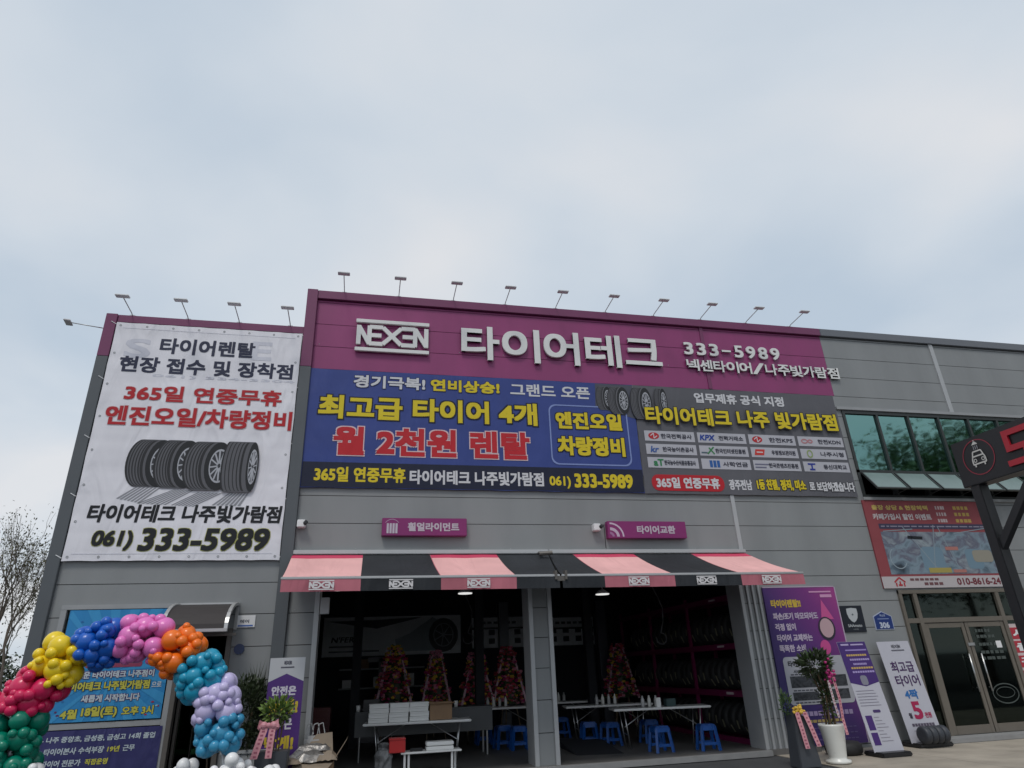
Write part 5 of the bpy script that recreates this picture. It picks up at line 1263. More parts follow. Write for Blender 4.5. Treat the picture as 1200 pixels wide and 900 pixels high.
# bag with clear handles
bg_ = thing('plastic_bag', 'clear plastic bag with looped handles behind the opened carton', 'bag', (W(372, 855, 12.4).x, 12.4, .3))
bxx = W(370, 855, 12.4).x
part('bag_body', MB().box(bxx-.16, bxx+.12, 12.3, 12.5, .2, .72), M['plast'], bg_, bevel=.05)
for dx_ in (-.1, .0, .08): part('handle', MB().path([(bxx+dx_-.05, 12.38, .72), (bxx+dx_-.03, 12.38, .88), (bxx+dx_+.03, 12.38, .90), (bxx+dx_+.07, 12.38, .74)], .008, 5), M['plast'], bg_)

# ================================================================== GARAGE INTERIOR
# folding table
def folding_table(cx, cy, L, D, rot, label, group='folding tables in the garage', h_=.74):
    t = thing('folding_table', label, 'table', (0, 0, 0), group)
    part('table_top', MB().box(-L/2, L/2, -D/2, D/2, h_-.04, h_), M['tabw'], t, bevel=.012)
    for sx in (-1, 1):
        for sy in (-1, 1):
            part('leg', MB().tube((sx*(L/2-.22), sy*(D/2-.08), h_-.04), (sx*(L/2-.30), sy*(D/2-.10), 0), .014, 8), M['steel'], t, smooth=True)
        part('cross_bar', MB().tube((sx*(L/2-.28), -D/2+.1, .25), (sx*(L/2-.28), D/2-.1, .25), .011), M['steel'], t)
        part('brace', MB().tube((sx*(L/2-.26), 0, .38), (sx*.22, 0, h_-.045), .010), M['steel'], t)
    t.location = (cx, cy, 0); t.rotation_euler = (0, 0, R(rot)); return t
tA = folding_table(1.15, 14.3, 2.05, .70, -6, 'white folding table stacked with white boxes in the left bay')
a = W(713, 829, 14.6); 
tB = dup(tA, (6.25, 14.45, 0), R(-10), 'nearest white folding table in the right bay')
dup(tA, (5.75, 16.3, 0), R(-8), 'second white folding table in the right bay, behind the nearest')
dup(tA, (5.35, 18.7, 0), R(-6), 'farthest white folding table in the right bay')
dup(tA, (3.35, 17.6, 0), R(-6), 'white folding table at the back right of the left bay')
# dark cloth table behind
dt = thing('covered_table', 'dark covered table tilted behind the white box table', 'table', (1.2, 15.2, 0))
part('table_top', MB().box(-.05, 2.75, 15.0, 15.7, .86, .90), mat('dark_cover', (.10, .105, .11), .5, var=.1), dt, bevel=.01)
part('skirt', MB().box(-.05, 2.75, 14.985, 15.0, .45, .86), mat('dark_cover', (.10, .105, .11), .5), dt)
for x in (.05, 2.65):
    for y_ in (15.1, 15.6): part('leg', MB().tube((x, y_, 0), (x, y_, .86), .02), M['steel'], dt)
# white boxes: three stacks of four
k = 0
bx0 = W(432, 835, 14.05).x; bw_ = (W(503, 832, 14.05).x-bx0)/3
pos_n = ['left', 'middle', 'right']; lv = ['lowest', 'second lowest', 'second highest', 'topmost']
for i in range(3):
    for j in range(4):
        x0 = bx0+i*bw_+.01; z0 = .745+j*.082; jt = rg.uniform(-.012, .012)
        t = thing('white_box', lv[j]+' flat white carton in the '+pos_n[i]+' stack on the table', 'box', (x0+bw_/2, 14.2, z0), 'flat white cartons on the folding table')
        part('carton', MB().box(x0+jt, x0+bw_-.02+jt, 14.05+jt, 14.42+jt, z0, z0+.05), M['boxw'], t, bevel=.004)
        part('lid', MB().box(x0-.004+jt, x0+bw_-.016+jt, 14.045+jt, 14.425+jt, z0+.052, z0+.078), M['boxw'], t, bevel=.004)
cx0 = W(504, 835, 14.05).x; cx1 = W(530, 833, 14.05).x
t = thing('cardboard_box', 'open brown cardboard box right of the white cartons', 'box', (cx0, 14.2, .74))
part('carton', MB().box(cx0, cx1, 14.08, 14.45, .745, 1.03), M['card'], t, bevel=.004)
part('flap', MB().box(cx0-.03, cx1+.05, 14.0, 14.09, 1.032, 1.045), M['card'], t); part('flap', MB().box(cx0-.02, cx1+.02, 14.42, 14.55, 1.032, 1.045), M['card'], t)
# low bench with red case and foam tray
bt0 = G(466, 882, .42); bt1 = G(541, 877, .42)
t = thing('low_bench', 'low white bench with two legs in front of the box table', 'bench', (1.2, 12.3, 0))
X0_, X1_ = W(470, 880, 12.95).x, W(541, 878, 12.95).x; hb_ = W(505, 880, 12.95).z
part('bench_top', MB().box(X0_, X1_, 12.95, 13.3, hb_-.03, hb_), M['tabw'], t, bevel=.006)
for x in (X0_+.05, X0_+.12, X1_-.1, X1_-.18): part('leg', MB().box(x, x+.035, 13.0+.2*(x > X1_-.15), 13.035+.2*(x > X1_-.15), 0, hb_-.03), M['tabw'], t)
a = W(456, 883, 12.9); b_ = W(475.5, 865, 12.9)
t = thing('red_case', 'red plastic case standing at the left end of the low bench', 'case', (a.x, 12.9, a.z))
part('case_body', MB().box(a.x, b_.x, 12.93, 13.2, hb_+.002, b_.z-.03), M['redp'], t, bevel=.012)
part('case_lid', MB().box(a.x-.005, b_.x+.005, 12.925, 13.205, b_.z-.028, b_.z), M['redp'], t, bevel=.008)
a = W(500, 877, 12.95); b_ = W(532, 869, 12.95)
for j, lb in enumerate(('lower white foam tray on the low bench', 'upper white foam tray on the low bench')):
    solo('foam_tray', MB().box(a.x, b_.x, 12.98, 13.25, hb_+.002+j*.07, hb_+.062+j*.07), M['boxw'], lb, 'tray', (a.x, 13, hb_), bevel=.01)
solo('tool', MB().box(a.x-.28, a.x-.06, 13.0, 13.1, hb_+.001, hb_+.05), M['pblack'], 'small dark tool beside the foam trays on the low bench', 'tool', (a.x-.2, 13, hb_), bevel=.01)
tb_ = W(450, 890, 12.9)
t = thing('trash_bag', 'clear bag of rubbish standing under the left end of the low bench', 'bag', (tb_.x, 12.9, 0))
bgm = MB().lathe([(.08, 0), (.13, .03), (.15, .12), (.14, .22), (.15, .30), (.12, .38), (.07, .42), (.11, .48)], (tb_.x-.0, 13.05, .002), 16)
_r = random.Random(4); bgm.v = [(x+_r.uniform(-.02, .02), y_+_r.uniform(-.02, .02), z+_r.uniform(-.015, .015)) for x, y_, z in bgm.v]
part('bag', bgm, mat('bag_grey', (.16, .165, .17), .3, var=.35, vscale=14), t)
t = thing('coffee_machine', 'small dark machine at the left end of the covered table', 'machine', (.2, 15.3, .9))
part('body', MB().box(.1, .42, 15.05, 15.3, .902, 1.12), M['pblack'], t, bevel=.01)
for k, x in enumerate((.0, .5, 2.0)):
    solo('paper_cup', MB().lathe([(.035, 0), (.045, .12)], (x, 15.1, .902), 12), M['boxw'], ('white paper cup left of the small dark machine', 'white paper cup right of the small dark machine', 'white paper cup behind the cardboard box')[k], 'cup', (x, 15.1, .9), smooth=True)
# bottles on the right tables
bk = 0
for (cx_, cy_, nn) in ((6.2, 14.5, 3), (5.75, 16.2, 4), (5.35, 18.6, 3), (3.4, 17.6, 4)):
    for q_ in range(nn):
        x = cx_-.28+q_*.15; 
        t = solo('bottle', MB().lathe([(.035, 0), (.04, .02), (.04, .14), (.018, .19), (.018, .22)], (x, cy_, .741), 10), M['potw'] if q_ % 2 else M['plast'],
             nth(q_)+' small bottle from the left on the '+('nearest right bay table', 'second right bay table', 'farthest right bay table', 'left bay back table')[bk], 'bottle', (x, cy_, .741), 'small bottles on the folding tables', smooth=True)
    bk += 1
nb = W(776, 830, 14.4).x
solo('napkin_box', MB().box(nb+.05, nb+.26, 14.25, 14.42, .742, .89), mat('dark_green_box', (.03, .07, .07), .4), 'dark napkin box on the nearest table in the right bay', 'box', (nb, 14.3, .74), bevel=.01)
solo('paper_stack', MB().box(nb-.2, nb-.1, 14.2, 14.3, .742, .92), M['boxw'], 'white carton beside the dark napkin box', 'carton', (nb-.15, 14.25, .74), bevel=.004)
# blue plastic stools
def stool():
    t = thing('plastic_stool', '', 'stool', (0, 0, 0), 'blue plastic stools')
    part('seat', MB().box(-.145, .145, -.145, .145, .42, .455), M['stool'], t, bevel=.015)
    part('apron', MB().box(-.15, .15, -.15, -.14, .35, .425).box(-.15, .15, .14, .15, .35, .425).box(-.15, -.14, -.14, .14, .35, .425).box(.14, .15, -.14, .14, .35, .425), M['stool'], t)
    for sx in (-1, 1):
        for sy in (-1, 1):
            part('leg', MB().bar((sx*.125, sy*.125, .42), (sx*.17, sy*.17, 0), .05, .05), M['stool'], t)
    part('rail', MB().box(-.155, .155, -.165, -.15, .10, .15).box(-.155, .155, .15, .165, .10, .15), M['stool'], t)
    return t
st0 = stool()
sts = [(5.82, 13.55, 4, 'nearest blue stool, at the left end of the nearest table in the right bay'), (6.72, 13.35, -8, 'blue stool at the right end of the nearest table in the right bay'),
       (5.35, 15.1, 10, 'blue stool behind the left legs of the nearest table in the right bay'), (6.3, 15.2, 3, 'blue stool behind the middle of the nearest table'), (6.95, 15.4, 0, 'blue stool behind the right end of the nearest table'),
       (5.0, 15.5, -6, 'blue stool in the aisle left of the second table in the right bay'), (4.9, 17.4, 6, 'blue stool beside the farthest table in the right bay'), (5.9, 17.5, 0, 'blue stool between the second and farthest tables'),
       (3.15, 15.9, 5, 'left blue stool just left of the middle column'), (3.42, 15.5, -5, 'right blue stool just left of the middle column'), (2.9, 17.0, 0, 'blue stool at the left end of the back table in the left bay'), (4.15, 16.9, 0, 'blue stool behind the middle column')]
for i, (x, y_, rz, lb) in enumerate([q_ for k, q_ in enumerate(sts) if k not in (4, 7, 11)]):
    o = st0 if i == 0 else dup(st0); o.location = (x, y_, 0); o.rotation_euler = (0, 0, R(rz)); o['label'] = lb
# floor hatch / ramp
solo('floor_ramp', MB().add([(4.2, 13.9, .002), (5.1, 13.7, .002), (5.2, 15.4, .14), (4.3, 15.6, .14), (4.2, 13.9, 0), (5.1, 13.7, 0), (5.2, 15.4, 0), (4.3, 15.6, 0)], [(0, 1, 2, 3), (4, 7, 6, 5), (0, 4, 5, 1), (1, 5, 6, 2), (2, 6, 7, 3), (3, 7, 4, 0)]), M['dark'], 'low dark ramp plate on the floor right of the middle column', 'ramp', (4.7, 14.5, 0))
# back wall banners
ib = thing('wall_banner', 'pale banner with sports car and large wheel on the garage back wall', 'banner', (1.0, 21.9, 2.2))
yi = 21.95; a = W(380, 724, yi); b_ = W(540, 765, yi)
bg1 = i_('d2d6d8')
part('banner_sheet', MB().box(a.x, b_.x, yi, yi+.02, b_.z, a.z), bg1, ib)
text(ib, "N'FERA", (a.x+.25, a.x+1.15, b_.z+.40, b_.z+.56), yi-.004, i_('22252c'), .05, ital=.2)
for k in range(2): part('print_line', MB().box(a.x+.2, a.x+1.7-.6*k, yi-.004, yi-.001, b_.z+.12+.14*k, b_.z+.16+.14*k), i_('50555c'), ib)
part('print_car_body', MB().sheet([(b_.x-2.0, b_.z+.1), (b_.x-.3, b_.z+.1), (b_.x-.2, b_.z+.7), (b_.x-.9, a.z-.05), (b_.x-1.6, b_.z+.62), (b_.x-2.05, b_.z+.45)], yi-.003), i_('8e999e'), ib)
part('print_wheel', MB().sheet(circ(b_.x-.55, (a.z+b_.z)/2-.02, .46, .50), yi-.006), i_('15171a'), ib)
part('print_wheel', ring_sheet(MB(), b_.x-.55, (a.z+b_.z)/2-.02, .32, .35, .03, yi-.009), i_('7a7f84'), ib)
part('print_spoke', segs(MB(), [((b_.x-.55, (a.z+b_.z)/2-.02), (b_.x-.55+.3*math.cos(q_*.9), (a.z+b_.z)/2-.02+.33*math.sin(q_*.9))) for q_ in range(7)], .03, yi-.010), i_('7a7f84'), ib)
part('print_swoosh', MB().sheet([(a.x+.1, a.z-.12), (a.x+1.6, a.z-.35), (a.x+3.0, a.z-.04), (a.x+1.5, a.z-.1)], yi-.003), i_('30353b'), ib)
for (pa, pb2, lb) in (((553, 724), (614, 758), 'pale equipment price banner left of the middle column on the back wall'), ((640, 724), (697, 755), 'pale equipment price banner right of the middle column on the back wall')):
    a = W(*pa, yi); b_ = W(*pb2, yi); t = thing('wall_banner', lb, 'banner', (a.x, yi, b_.z))
    part('banner_sheet', MB().box(a.x, b_.x, yi, yi+.02, b_.z, a.z), bg1, t)
    part('print_band', MB().box(a.x, b_.x, yi-.004, yi-.001, a.z-.36, a.z-.31), i_('202328'), t)
    for r_ in (0, 1):
        for k in range(4): part('print_item', MB().box(a.x+.12+k*.42, a.x+.32+k*.42, yi-.004, yi-.001, b_.z+.12+.26*r_, b_.z+.28+.26*r_), i_('2c3036'), t)
    for k in range(6): part('print_line', MB().box(a.x+.3+k*.2, a.x+.44+k*.2, yi-.004, yi-.001, a.z-.2, a.z-.13), i_('40444a'), t)
# wreath stands
def wreath(px, py, Y, w_, label, topc):
    p = W(px, py, Y); x = p.x; H = p.z; t = thing('flower_wreath', label, 'flower wreath', (x, Y, 0), 'tall congratulation wreaths in the garage')
    r_ = random.Random(int(px)); fl = {'flr': MB(), 'flp': MB(), 'fly': MB(), 'leafm': MB(), 'flm': MB()}
    z0 = .75
    lobes = [r_.uniform(.82, 1.15) for _ in range(9)]
    for _ in range(380):
        v = r_.random()**.8; z = H-(H-z0)*v; hw = w_*(.34+.72*v**.75)/2*lobes[int(v*8.99)]*r_.uniform(.9, 1.06); ang = r_.uniform(-1.9, 1.9)
        xx = x+hw*math.sin(ang); yy_ = Y-hw*.8*math.cos(ang)
        if v < .16: kk = topc if r_.random() < .75 else 'flp'
        else: kk = r_.choice(['flr', 'flr', 'flp', 'flp', 'leafm', 'flr', 'flm', 'fly'] if r_.random() < .9 else ['fly'])
        rr2 = r_.uniform(.022, .07); fl[kk].ball((xx, yy_, z), rr2, 7, 4, .7)
        if r_.random() < .35: fl['leafm'].leaf((xx, yy_-.03, z), (r_.uniform(-1, 1), -1, r_.uniform(-1, 1)), .13, .05, Vector((0, 0, 1)))
    part('flower_body', MB().lathe([(w_*.36, z0-.02), (w_*.27, z0+(H-z0)*.5), (w_*.06, H-.05)], (x, Y, 0), 12), M['leafd'], t)
    for kk, mb in fl.items():
        if mb.v: part('flowers', mb, M[kk], t)['kind'] = 'stuff'
    for sx in (-1, 1):
        part('ribbon', MB().add([(x+sx*w_*.13, Y-.12, H-.12), (x+sx*(w_*.13+.05), Y-.12, H-.16), (x+sx*(w_*.52+.05), Y-.22, z0-.05), (x+sx*(w_*.52-.01), Y-.22, z0-.05)], [(0, 1, 2, 3)]), mat('wreath_ribbon', (.66, .42, .50), .6, var=.3, vscale=25), t)
        part('easel_leg', MB().tube((x+sx*w_*.2, Y-.1, z0), (x+sx*w_*.35, Y-.2, 0), .018), M['wood'], t)
    part('easel_leg', MB().tube((x, Y+.1, z0+.6), (x, Y+.5, 0), .018), M['wood'], t)
wreath(463, 756, 18.8, .90, 'flower wreath with a yellow crown behind the white box table', 'fly')
wreath(511, 762, 19.2, .72, 'narrow pink and red wreath right of the yellow crowned one', 'flp')
wreath(558, 764, 18.6, .80, 'pink topped wreath, second to the left of the middle column', 'flp')
wreath(594, 758, 19.0, .85, 'red wreath close to the left side of the middle column', 'flr')
wreath(722, 754, 19.4, .85, 'lone red wreath in the right bay', 'flr')
# tyre rack on the right wall
rk = thing('tyre_rack', 'long magenta tyre rack along the right wall of the garage', 'rack', (8.1, 13.6, 0))
RX = 7.80
for z in (.04, .93, 1.86, 2.85):
    part('beam', MB().box(RX, RX+.05, 13.45, 20.2, z-.06, z+.06), M['rack'], rk)
    part('beam', MB().box(RX+.62, RX+.67, 13.45, 20.2, z-.06, z+.06), M['rack'], rk)
for y_ in (13.42, 15.7, 18.0, 20.2):
    part('upright', MB().box(RX-.005, RX+.06, y_, y_+.07, 0, 3.0), M['rack'], rk); part('upright', MB().box(RX+.61, RX+.675, y_, y_+.07, 0, 3.0), M['rack'], rk)
part('rack_label', MB().box(RX-.008, RX-.002, 14.0, 14.3, .91, .96).box(RX-.008, RX-.002, 14.1, 14.4, 1.85, 1.89).box(RX-.008, RX-.002, 14.2, 14.5, 2.83, 2.87), M['ribbonw'], rk)
tm = MB().lathe([(.20, -.10), (.27, -.11), (.31, -.09), (.325, -.05), (.328, 0), (.325, .05), (.31, .09), (.27, .11), (.20, .10)], n=24, T=Matrix.Rotation(R(90), 4, 'X'))
gm = MB()
for gz_ in (-.05, 0, .05): gm.lathe([(.3285, gz_-.006), (.3295, gz_), (.3285, gz_+.006)], n=24, T=Matrix.Rotation(R(90), 4, 'X'))
def mk_tyre():
    t = thing('tyre', '', 'tyre', (0, 0, 0), 'tyres standing on the magenta rack')
    part('casing', tm, M['tyre'], t, smooth=True)
    part('white_sticker', MB().box(-.34, -.326, -.015, .015, -.10, .06), mat('tyre_sticker', (.20, .19, .13), .6), t)
    return t
ty0 = mk_tyre(); first = True
for si, (z, nm, y0_) in enumerate(((.10+.33, 'bottom', 13.8), (.99+.33, 'middle', 13.8), (1.92+.33, 'top', 13.8))):
    for k in range(20):
        o = ty0 if first else dup(ty0); first = False
        o.location = (RX+.36+rg.uniform(-.015, .015), y0_+k*.30, z); o.rotation_euler = (rg.uniform(-.05, .05), rg.uniform(-.6, .1), rg.uniform(-.05, .05))
        o['label'] = 'black tyre on the '+nm+' shelf of the magenta rack, '+nth(k)+' from the front'
# tyre changer and shelf shapes at the left of the garage
tcx = thing('tyre_changer', 'dark tyre changing machine at the back left of the garage', 'machine', (.3, 19.5, 0))
part('cabinet', MB().box(-.2, .7, 19.2, 20.0, 0, .8), mat('machine_grey', (.07, .07, .08), .4), tcx, bevel=.03)
part('turntable', MB().lathe([(.1, 0), (.32, .04), (.34, .08)], (.25, 19.6, .8), 20), M['rim'], tcx, smooth=True)
part('column', MB().box(.5, .62, 19.9, 20.05, .8, 2.0).box(.2, .62, 19.9, 20.02, 1.9, 2.02), mat('machine_grey', (.07, .07, .08), .4), tcx, bevel=.01)
# hoses, tool trolley, wall shelf, lift posts
for k, (x, y_, z0, z1, lb) in enumerate(((6.35, 14.4, 4.5, 2.2, 'black air hose hanging from the ceiling in the right bay'), (2.3, 16.2, 4.5, 2.4, 'black air hose hanging from the ceiling in the left bay'))):
    pts = [(x+.10*math.sin(q_*1.1)+.02*q_, y_, z0-(z0-z1)*q_/9) for q_ in range(10)]
    pts += [(pts[-1][0]+.12*math.sin(a_*.7), y_, z1-.12+.12*math.cos(a_*.7)) for a_ in range(1, 8)]
    solo('air_hose', MB().path(pts, .012, 6), mat('hose_grey', (.09, .09, .095), .5), lb, 'hose', (x, y_, z1), smooth=True)
tt_ = thing('tool_trolley', 'dark red tool trolley against the left inner wall of the garage', 'trolley', (-.9, 17.0, 0))
part('cabinet', MB().box(-1.2, -.6, 16.7, 17.4, .12, .95), mat('trolley_red', (.12, .01, .012), .4), tt_, bevel=.015)
for z in (.25, .42, .59, .76): part('drawer', MB().box(-1.16, -.64, 16.68, 16.70, z, z+.14), mat('trolley_red', (.12, .01, .012), .4), tt_, bevel=.004)
for x in (-1.12, -.68): part('wheel', MB().lathe([(.05, -.02), (.055, 0), (.05, .02)], n=14, T=Matrix.Translation((x, 16.75, .06)) @ Matrix.Rotation(R(90), 4, 'Y')), M['tyre'], tt_)
for k, x in enumerate((3.9, 6.9)):
    lp = thing('lift_post', ('left', 'right')[k]+' post of the vehicle lift at the back of the right bay', 'lift post', (x, 19.8, 0))
    part('column', MB().box(x, x+.28, 19.8, 20.05, 0, 3.4), mat('lift_grey', (.06, .065, .08), .4), lp, bevel=.01)
    part('carriage', MB().box(x-.04, x+.32, 19.76, 20.08, .5, 1.2), mat('lift_dark', (.03, .03, .035), .5), lp, bevel=.01)
    part('lift_arm', MB().bar((x+.14, 19.8, .55), (x+(.8 if k == 0 else -.5), 19.2, .5), .08, .08), mat('lift_dark', (.03, .03, .035), .5), lp)
ws = thing('wall_shelf', 'grey metal shelf with cartons on the garage back wall below the car banner', 'shelf', (.6, 21.6, 1.4))
part('shelf_board', MB().box(-.6, 1.9, 21.5, 22.0, 1.72, 1.76), M['trimg'], ws); part('shelf_board', MB().box(-.6, 1.9, 21.5, 22.0, 1.2, 1.24), M['trimg'], ws)
for k in range(5):
    x = -.5+k*.45; solo('shelf_carton', MB().box(x, x+.3, 21.6, 21.9, 1.762 if k % 2 else 1.242, (1.762 if k % 2 else 1.242)+.22+.03*k), M['card'] if k % 2 else M['boxw'], nth(k)+' carton from the left on the back wall shelf', 'carton', (x, 21.7, 1.4), bevel=.004)
# green chair in the office
gc = thing('office_chair', 'green cushioned chair just inside the office door', 'chair', (-2.75, 14.0, 0))
part('seat', MB().box(-3.0, -2.5, 13.75, 14.2, .44, .52), M['chairg'], gc, bevel=.03)
part('backrest', MB().box(-2.57, -2.5, 13.75, 14.2, .52, 1.05), M['chairg'], gc, bevel=.03)
for x in (-2.97, -2.53):
    for y_ in (13.8, 14.15): part('leg', MB().tube((x, y_, .44), (x+(.04 if x > -2.7 else -.04), y_, .01), .015), M['wood'], gc)

# ================================================================== PROJECTING CAR-WASH SIGN
SX = 5.50; YE_ = 5.0
ps = thing('projecting_sign', 'black projecting sign with red lettering and car emblem on a black post', 'sign', (SX, YE_, GZ))
part('sign_case', MB().box(SX, SX+.16, 2.2, YE_, 3.0, 3.43), M['pblack'], ps, bevel=.006)
ym = PX(1200, 478, SX).y
part('rail_stub', MB().box(SX+.03, SX+.13, ym-.05, ym+.03, 3.43, 3.50), M['pblack'], ps)
pc = [PX(1131, 571, SX), PX(1150, 563, SX)]
y_post = 4.84
part('post', MB().box(SX+.01, SX+.115, y_post, y_post+.10, GZ, 2.998), M['pblack'], ps, bevel=.006)
part('brace', MB().bar((SX+.062, y_post+.03, 2.42), (SX+.062, y_post-.52, 3.0), .06, .065), M['pblack'], ps)
# face graphics, laid on the side that looks towards -X: build facing -Y then turn
TF = Matrix.Translation((SX-.003, 0, 0)) @ Matrix.Rotation(R(-90), 4, 'Z')    # local x -> world -Y
def face(mb): mb.v = [tuple(TF@Vector(p)) for p in mb.v]; return mb
c_ = PX(1147, 535.3, SX); cx_, cz = -c_.y, c_.z; rad = .165
RM = mat('sign_red', (.42, .015, .03), .4); WM = mat('sign_white', (.62, .6, .56), .4)
part('emblem_ring', face(ring_sheet(MB(), cx_, cz, rad, rad, .008, -.001, 32)), mat('sign_ring_red', (.30, .03, .05), .4), ps)
ce = MB()
def P_(a, b): return (cx_+a*rad, cz+b*rad)
L = []
car = [P_(-.42, -.36), P_(-.42, -.12), P_(-.34, .10), P_(-.26, .34), P_(.26, .34), P_(.34, .10), P_(.42, -.12), P_(.42, -.36)]
L += list(zip(car, car[1:])) + [(car[-1], car[0]), (P_(-.36, .07), P_(.36, .07))]
L += [(P_(-.30, -.36), P_(-.30, -.52)), (P_(.30, -.36), P_(.30, -.52))]
part('emblem_car', face(segs(ce, L, .013, -.002)), WM, ps)
part('emblem_lamp', face(ring_sheet(ring_sheet(MB(), cx_-.25*rad, cz-.16*rad, .018, .018, .007, -.002, 12), cx_+.25*rad, cz-.16*rad, .018, .018, .007, -.002, 12)), WM, ps)
part('emblem_shower', face(MB().sheet([P_(-.20, .72), P_(.20, .72), P_(.05, .88), P_(-.05, .88)], -.002).sheet([P_(-.03, .9), P_(.03, .9), P_(.03, .97), P_(-.03, .97)], -.002)), WM, ps)
part('emblem_water', face(segs(MB(), [(P_(-.12, .66), P_(-.12, .44)), (P_(0, .66), P_(0, .44)), (P_(.12, .66), P_(.12, .44))], .008, -.002)), mat('sign_grey', (.3, .3, .32), .4), ps)
# first red letters, raised
l0 = PX(1177, 515, SX); lx0 = -l0.y; lz1 = 3.37; lz0 = 3.055; lh = lz1-lz0; wq = .05
def bars(x0):
    return [((x0, lz1-.025), (x0+.34, lz1-.025)), ((x0+.025, lz1), (x0+.025, lz1-.18)), ((x0, lz1-.165), (x0+.34, lz1-.165)), ((x0-.02, lz0+.025), (x0+.38, lz0+.025)), ((x0+.18, lz1-.17), (x0+.18, lz0))]
part('sign_letter', face(segs(MB(), bars(lx0), wq, -.0, .02)), RM, ps)
part('sign_letter', face(letters_mb('어', lx0+.46, lx0+.85, lz0, lz1, 0, .06, ex=.02)), RM, ps)

# ================================================================== TREES
def limb(mb, p, d, L, r_, depth, rg, tips, spread=.55, shrink=.72, n=5):
    q_ = p; k = 3
    for i in range(k):
        d2 = (d+Vector((rg.gauss(0, .09), rg.gauss(0, .09), rg.gauss(0, .05)+.03))).normalized()
        e_ = q_+d2*(L/k); ra = r_*(1-.35*i/k); rb_ = r_*(1-.35*(i+1)/k)
        mb.tube(q_, e_, ra, n, rb_)
        q_ = e_; d = d2
        if depth > 0 and i < k-1 and rg.random() < .8:
            sd_ = (d+Vector((rg.gauss(0, spread), rg.gauss(0, spread), rg.uniform(-.1, .4)))).normalized()
            limb(mb, q_, sd_, L*shrink*rg.uniform(.6, .9), rb_*.55, depth-1, rg, tips, spread, shrink, max(3, n-1))
    if depth > 0:
        for _ in range(2 if rg.random() < .75 else 3):
            sd_ = (d+Vector((rg.gauss(0, spread*.8), rg.gauss(0, spread*.8), rg.uniform(-.1, .35)))).normalized()
            limb(mb, q_, sd_, L*shrink*rg.uniform(.75, 1.05), r_*.6, depth-1, rg, tips, spread, shrink, max(3, n-1))
    else: tips.append(q_)
def bare_tree(x, y, h, seed, label, stems):
    t = thing('bare_tree', label, 'tree', (x, y, GZ), 'bare trees left of the building'); rg = random.Random(seed); mb = MB(); tips = []
    for s_ in range(stems):
        d = Vector((rg.gauss(0, .14), rg.gauss(0, .1), 1)).normalized(); tk_ = MB()
        b0 = Vector((x+.25*s_*(-1)**s_, y, GZ-.1))
        tk_.tube(b0, b0+d*h*.25, .12, 8, .09); part('trunk', tk_, M['bark'], t)
        limb(mb, b0+d*h*.25, d, h*.26, .055, 4, rg, tips, .36, .76)
    part('branches', mb, M['bark'], t)
    lf = MB()
    for p in tips:
        for _ in range(4): lf.leaf(p+Vector((rg.gauss(0, .22), rg.gauss(0, .22), rg.gauss(0, .2))), Vector((rg.gauss(0, 1), rg.gauss(0, 1), rg.gauss(0, 1))), .11, .06, Vector((0, 0, 1)))
    o = part('buds', lf, M['leafb'], t); o['kind'] = 'stuff'
bare_tree(-12.3, 29, 8.0, 5, 'leafless multi-stemmed tree nearest the left side of the building', 3)
bare_tree(-15.3, 33, 8.5, 8, 'leafless tree at the far left edge of the picture', 2)
def leafy_tree(x, y, h, rad, seed, label, group, m='leaft', n=17000, L=.36):
    t = thing('leafy_tree', label, 'tree', (x, y, GZ), group); rg = random.Random(seed); mb = MB(); tips = []
    part('trunk', MB().tube((x, y, GZ-.1), (x, y, h*.3), .22, 10, .16), M['bark'], t)
    limb(mb, Vector((x, y, h*.3)), Vector((0, 0, 1)), h*.26, .14, 3, rg, tips, .55, .75); part('branches', mb, M['bark'], t)
    lf = MB(); cl_ = [Vector((x+rg.gauss(0, rad*.45), y+rg.gauss(0, rad*.45), h*.62+rg.gauss(0, h*.13))) for _ in range(24)]+tips[:60]
    for _ in range(n):
        c0 = rg.choice(cl_); s_ = rad*.24
        p = c0+Vector((rg.gauss(0, s_), rg.gauss(0, s_), rg.gauss(0, s_*.8)))
        lf.leaf(p, Vector((rg.gauss(0, 1), rg.gauss(0, 1), rg.gauss(0, .7))), L*rg.uniform(.5, 1.2), L*.6, Vector((rg.gauss(0, .4), rg.gauss(0, .4), 1)).normalized())
    part('crown', lf, M[m], t); return t
for i, (x, y, h, rd) in enumerate(((24, -8, 9, 3.4), (30, -8, 12.0, 3.6), (35, -8, 14.8, 4.2), (40, -8, 16.2, 4.6), (45.5, -9, 17.5, 4.8), (51, -8, 18.5, 5.2), (59, -8, 18, 5.5))):
    leafy_tree(x, y, h, rd, 20+i, ordn[i]+' street tree from the left among those mirrored in the upper windows', 'street trees across the road mirrored in the windows')
for i, (x, y, h, rd, lb) in enumerate(((-22, 48, 3.6, 2.2, 'dark evergreen tree at the left horizon behind the bare trees'), (-17.5, 46, 3.0, 2.0, 'low dark evergreen tree close to the building at the horizon'), (-27, 52, 4.2, 2.6, 'dark evergreen tree farthest left at the horizon'))):
    leafy_tree(x, y, h, rd, 40+i, lb, 'evergreen trees on the left horizon', 'leafd', 4000, .30)
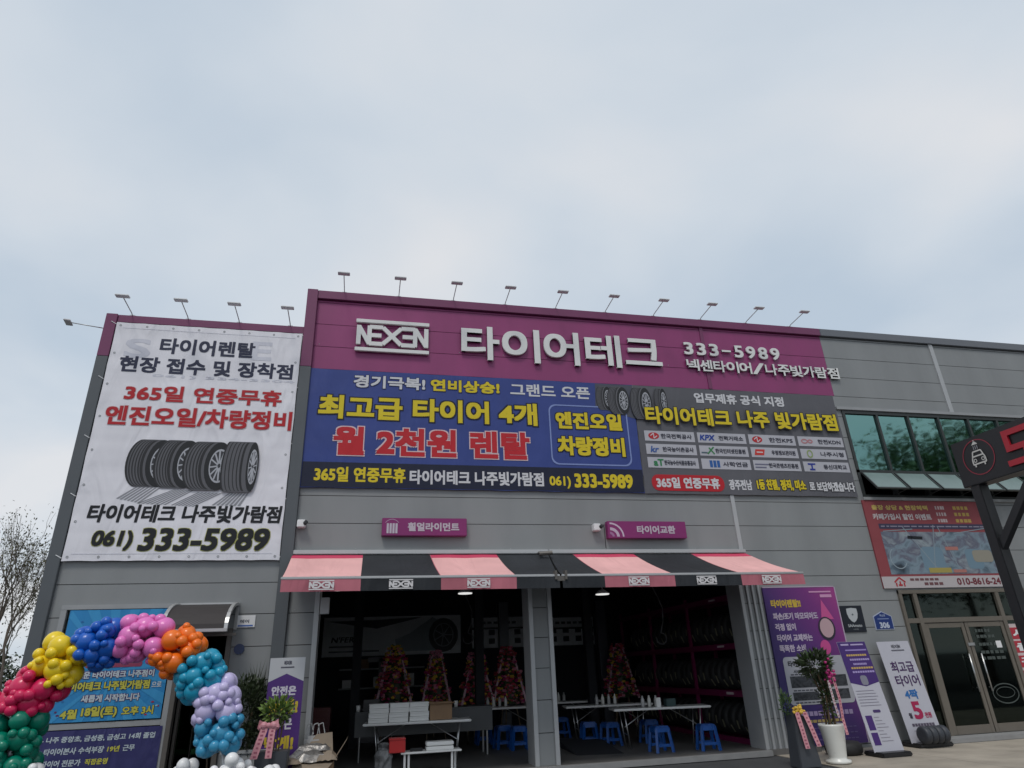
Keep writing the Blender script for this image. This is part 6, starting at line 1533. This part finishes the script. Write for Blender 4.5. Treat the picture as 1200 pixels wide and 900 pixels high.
# parked car seen at the left edge behind the arch
def car(x, y, rz, label):
    t = thing('parked_car', label, 'car', (0, 0, 0))
    side = [(-2.2, .32), (2.2, .32), (2.25, .62), (2.1, .84), (1.2, .95), (.55, 1.40), (-1.1, 1.44), (-1.95, 1.0), (-2.25, .9), (-2.28, .5)]
    part('body', MB().prism(side, -.86, .86), M['carw'], t, bevel=.05)
    part('side_window', MB().prism([(1.0, .97), (.5, 1.34), (-1.05, 1.38), (-1.6, 1.0)], -.875, -.862), M['carg'], t)
    part('windscreen', MB().add([(1.18, -.72, .97), (1.18, .72, .97), (.60, .66, 1.40), (.60, -.66, 1.40)], [(0, 1, 2, 3)]), M['carg'], t)
    for sx in (-1.4, 1.4):
        for sy in (-.8, .8):
            w_ = part('wheel', MB().lathe([(.2, -.1), (.33, -.09), (.34, 0), (.33, .09), (.2, .1)], n=20, T=Matrix.Translation((sx, sy, .34)) @ Matrix.Rotation(R(90), 4, 'X')), M['tyre'], t, smooth=True)
            part('rim', MB().lathe([(.05, -.11), (.21, -.105), (.21, .105), (.05, .11)], n=14, T=Matrix.Translation((sx, sy, .34)) @ Matrix.Rotation(R(90), 4, 'X')), M['rim'], w_)
    for sy in (-.6, .6): part('headlight', MB().box(2.17, 2.245, sy-.16, sy+.16, .66, .78), M['steel'], t, bevel=.01)
    t.location = (x, y, GZ); t.rotation_euler = (0, 0, R(rz)); return t
car(-14.0, 27.5, 20, 'white parked car at the left edge behind the balloon arch')
SPLIT = {'entrance_frame', 'entrance_transom', 'inner_wall', 'side_wall', 'wall_rib', 'door_frame', 'roof_beam', 'print_disc', 'print_caption', 'print_seat', 'ceiling', 'roof', 'window_frame', 'stem', 'sash_frame', 'rail', 'apron', 'column', 'emblem_lamp'}
def split_loose(o):
    me = o.data; n = len(me.vertices); par = list(range(n))
    def find(a):
        while par[a] != a: par[a] = par[par[a]]; a = par[a]
        return a
    for e_ in me.edges:
        a, b_ = find(e_.vertices[0]), find(e_.vertices[1])
        if a != b_: par[a] = b_
    groups = {}
    for p_ in me.polygons: groups.setdefault(find(p_.vertices[0]), []).append(p_.index)
    if len(groups) < 2: return
    co = [v.co.copy() for v in me.vertices]; polys = [tuple(p_.vertices) for p_ in me.polygons]; sm = me.polygons[0].use_smooth; mt_ = me.materials[0]; base = o.name.split('.')[0]
    for gi, idx in enumerate(groups.values()):
        mp_ = {}; vs = []; fs = []
        for i in idx:
            f_2 = []
            for v in polys[i]:
                if v not in mp_: mp_[v] = len(vs); vs.append(co[v])
                f_2.append(mp_[v])
            fs.append(f_2)
        m2 = bpy.data.meshes.new(base); m2.from_pydata(vs, [], fs); m2.materials.append(mt_)
        if sm:
            for p_ in m2.polygons: p_.use_smooth = True
        if gi == 0: o.data = m2
        else:
            c = o.copy(); c.data = m2; C.objects.link(c)
for o in list(bpy.data.objects):
    if o.type == 'MESH' and o.name.split('.')[0] in SPLIT: split_loose(o)
print('objects', len(bpy.data.objects), 'tris', sum(len(o.data.polygons) for o in bpy.data.objects if o.type == 'MESH'))
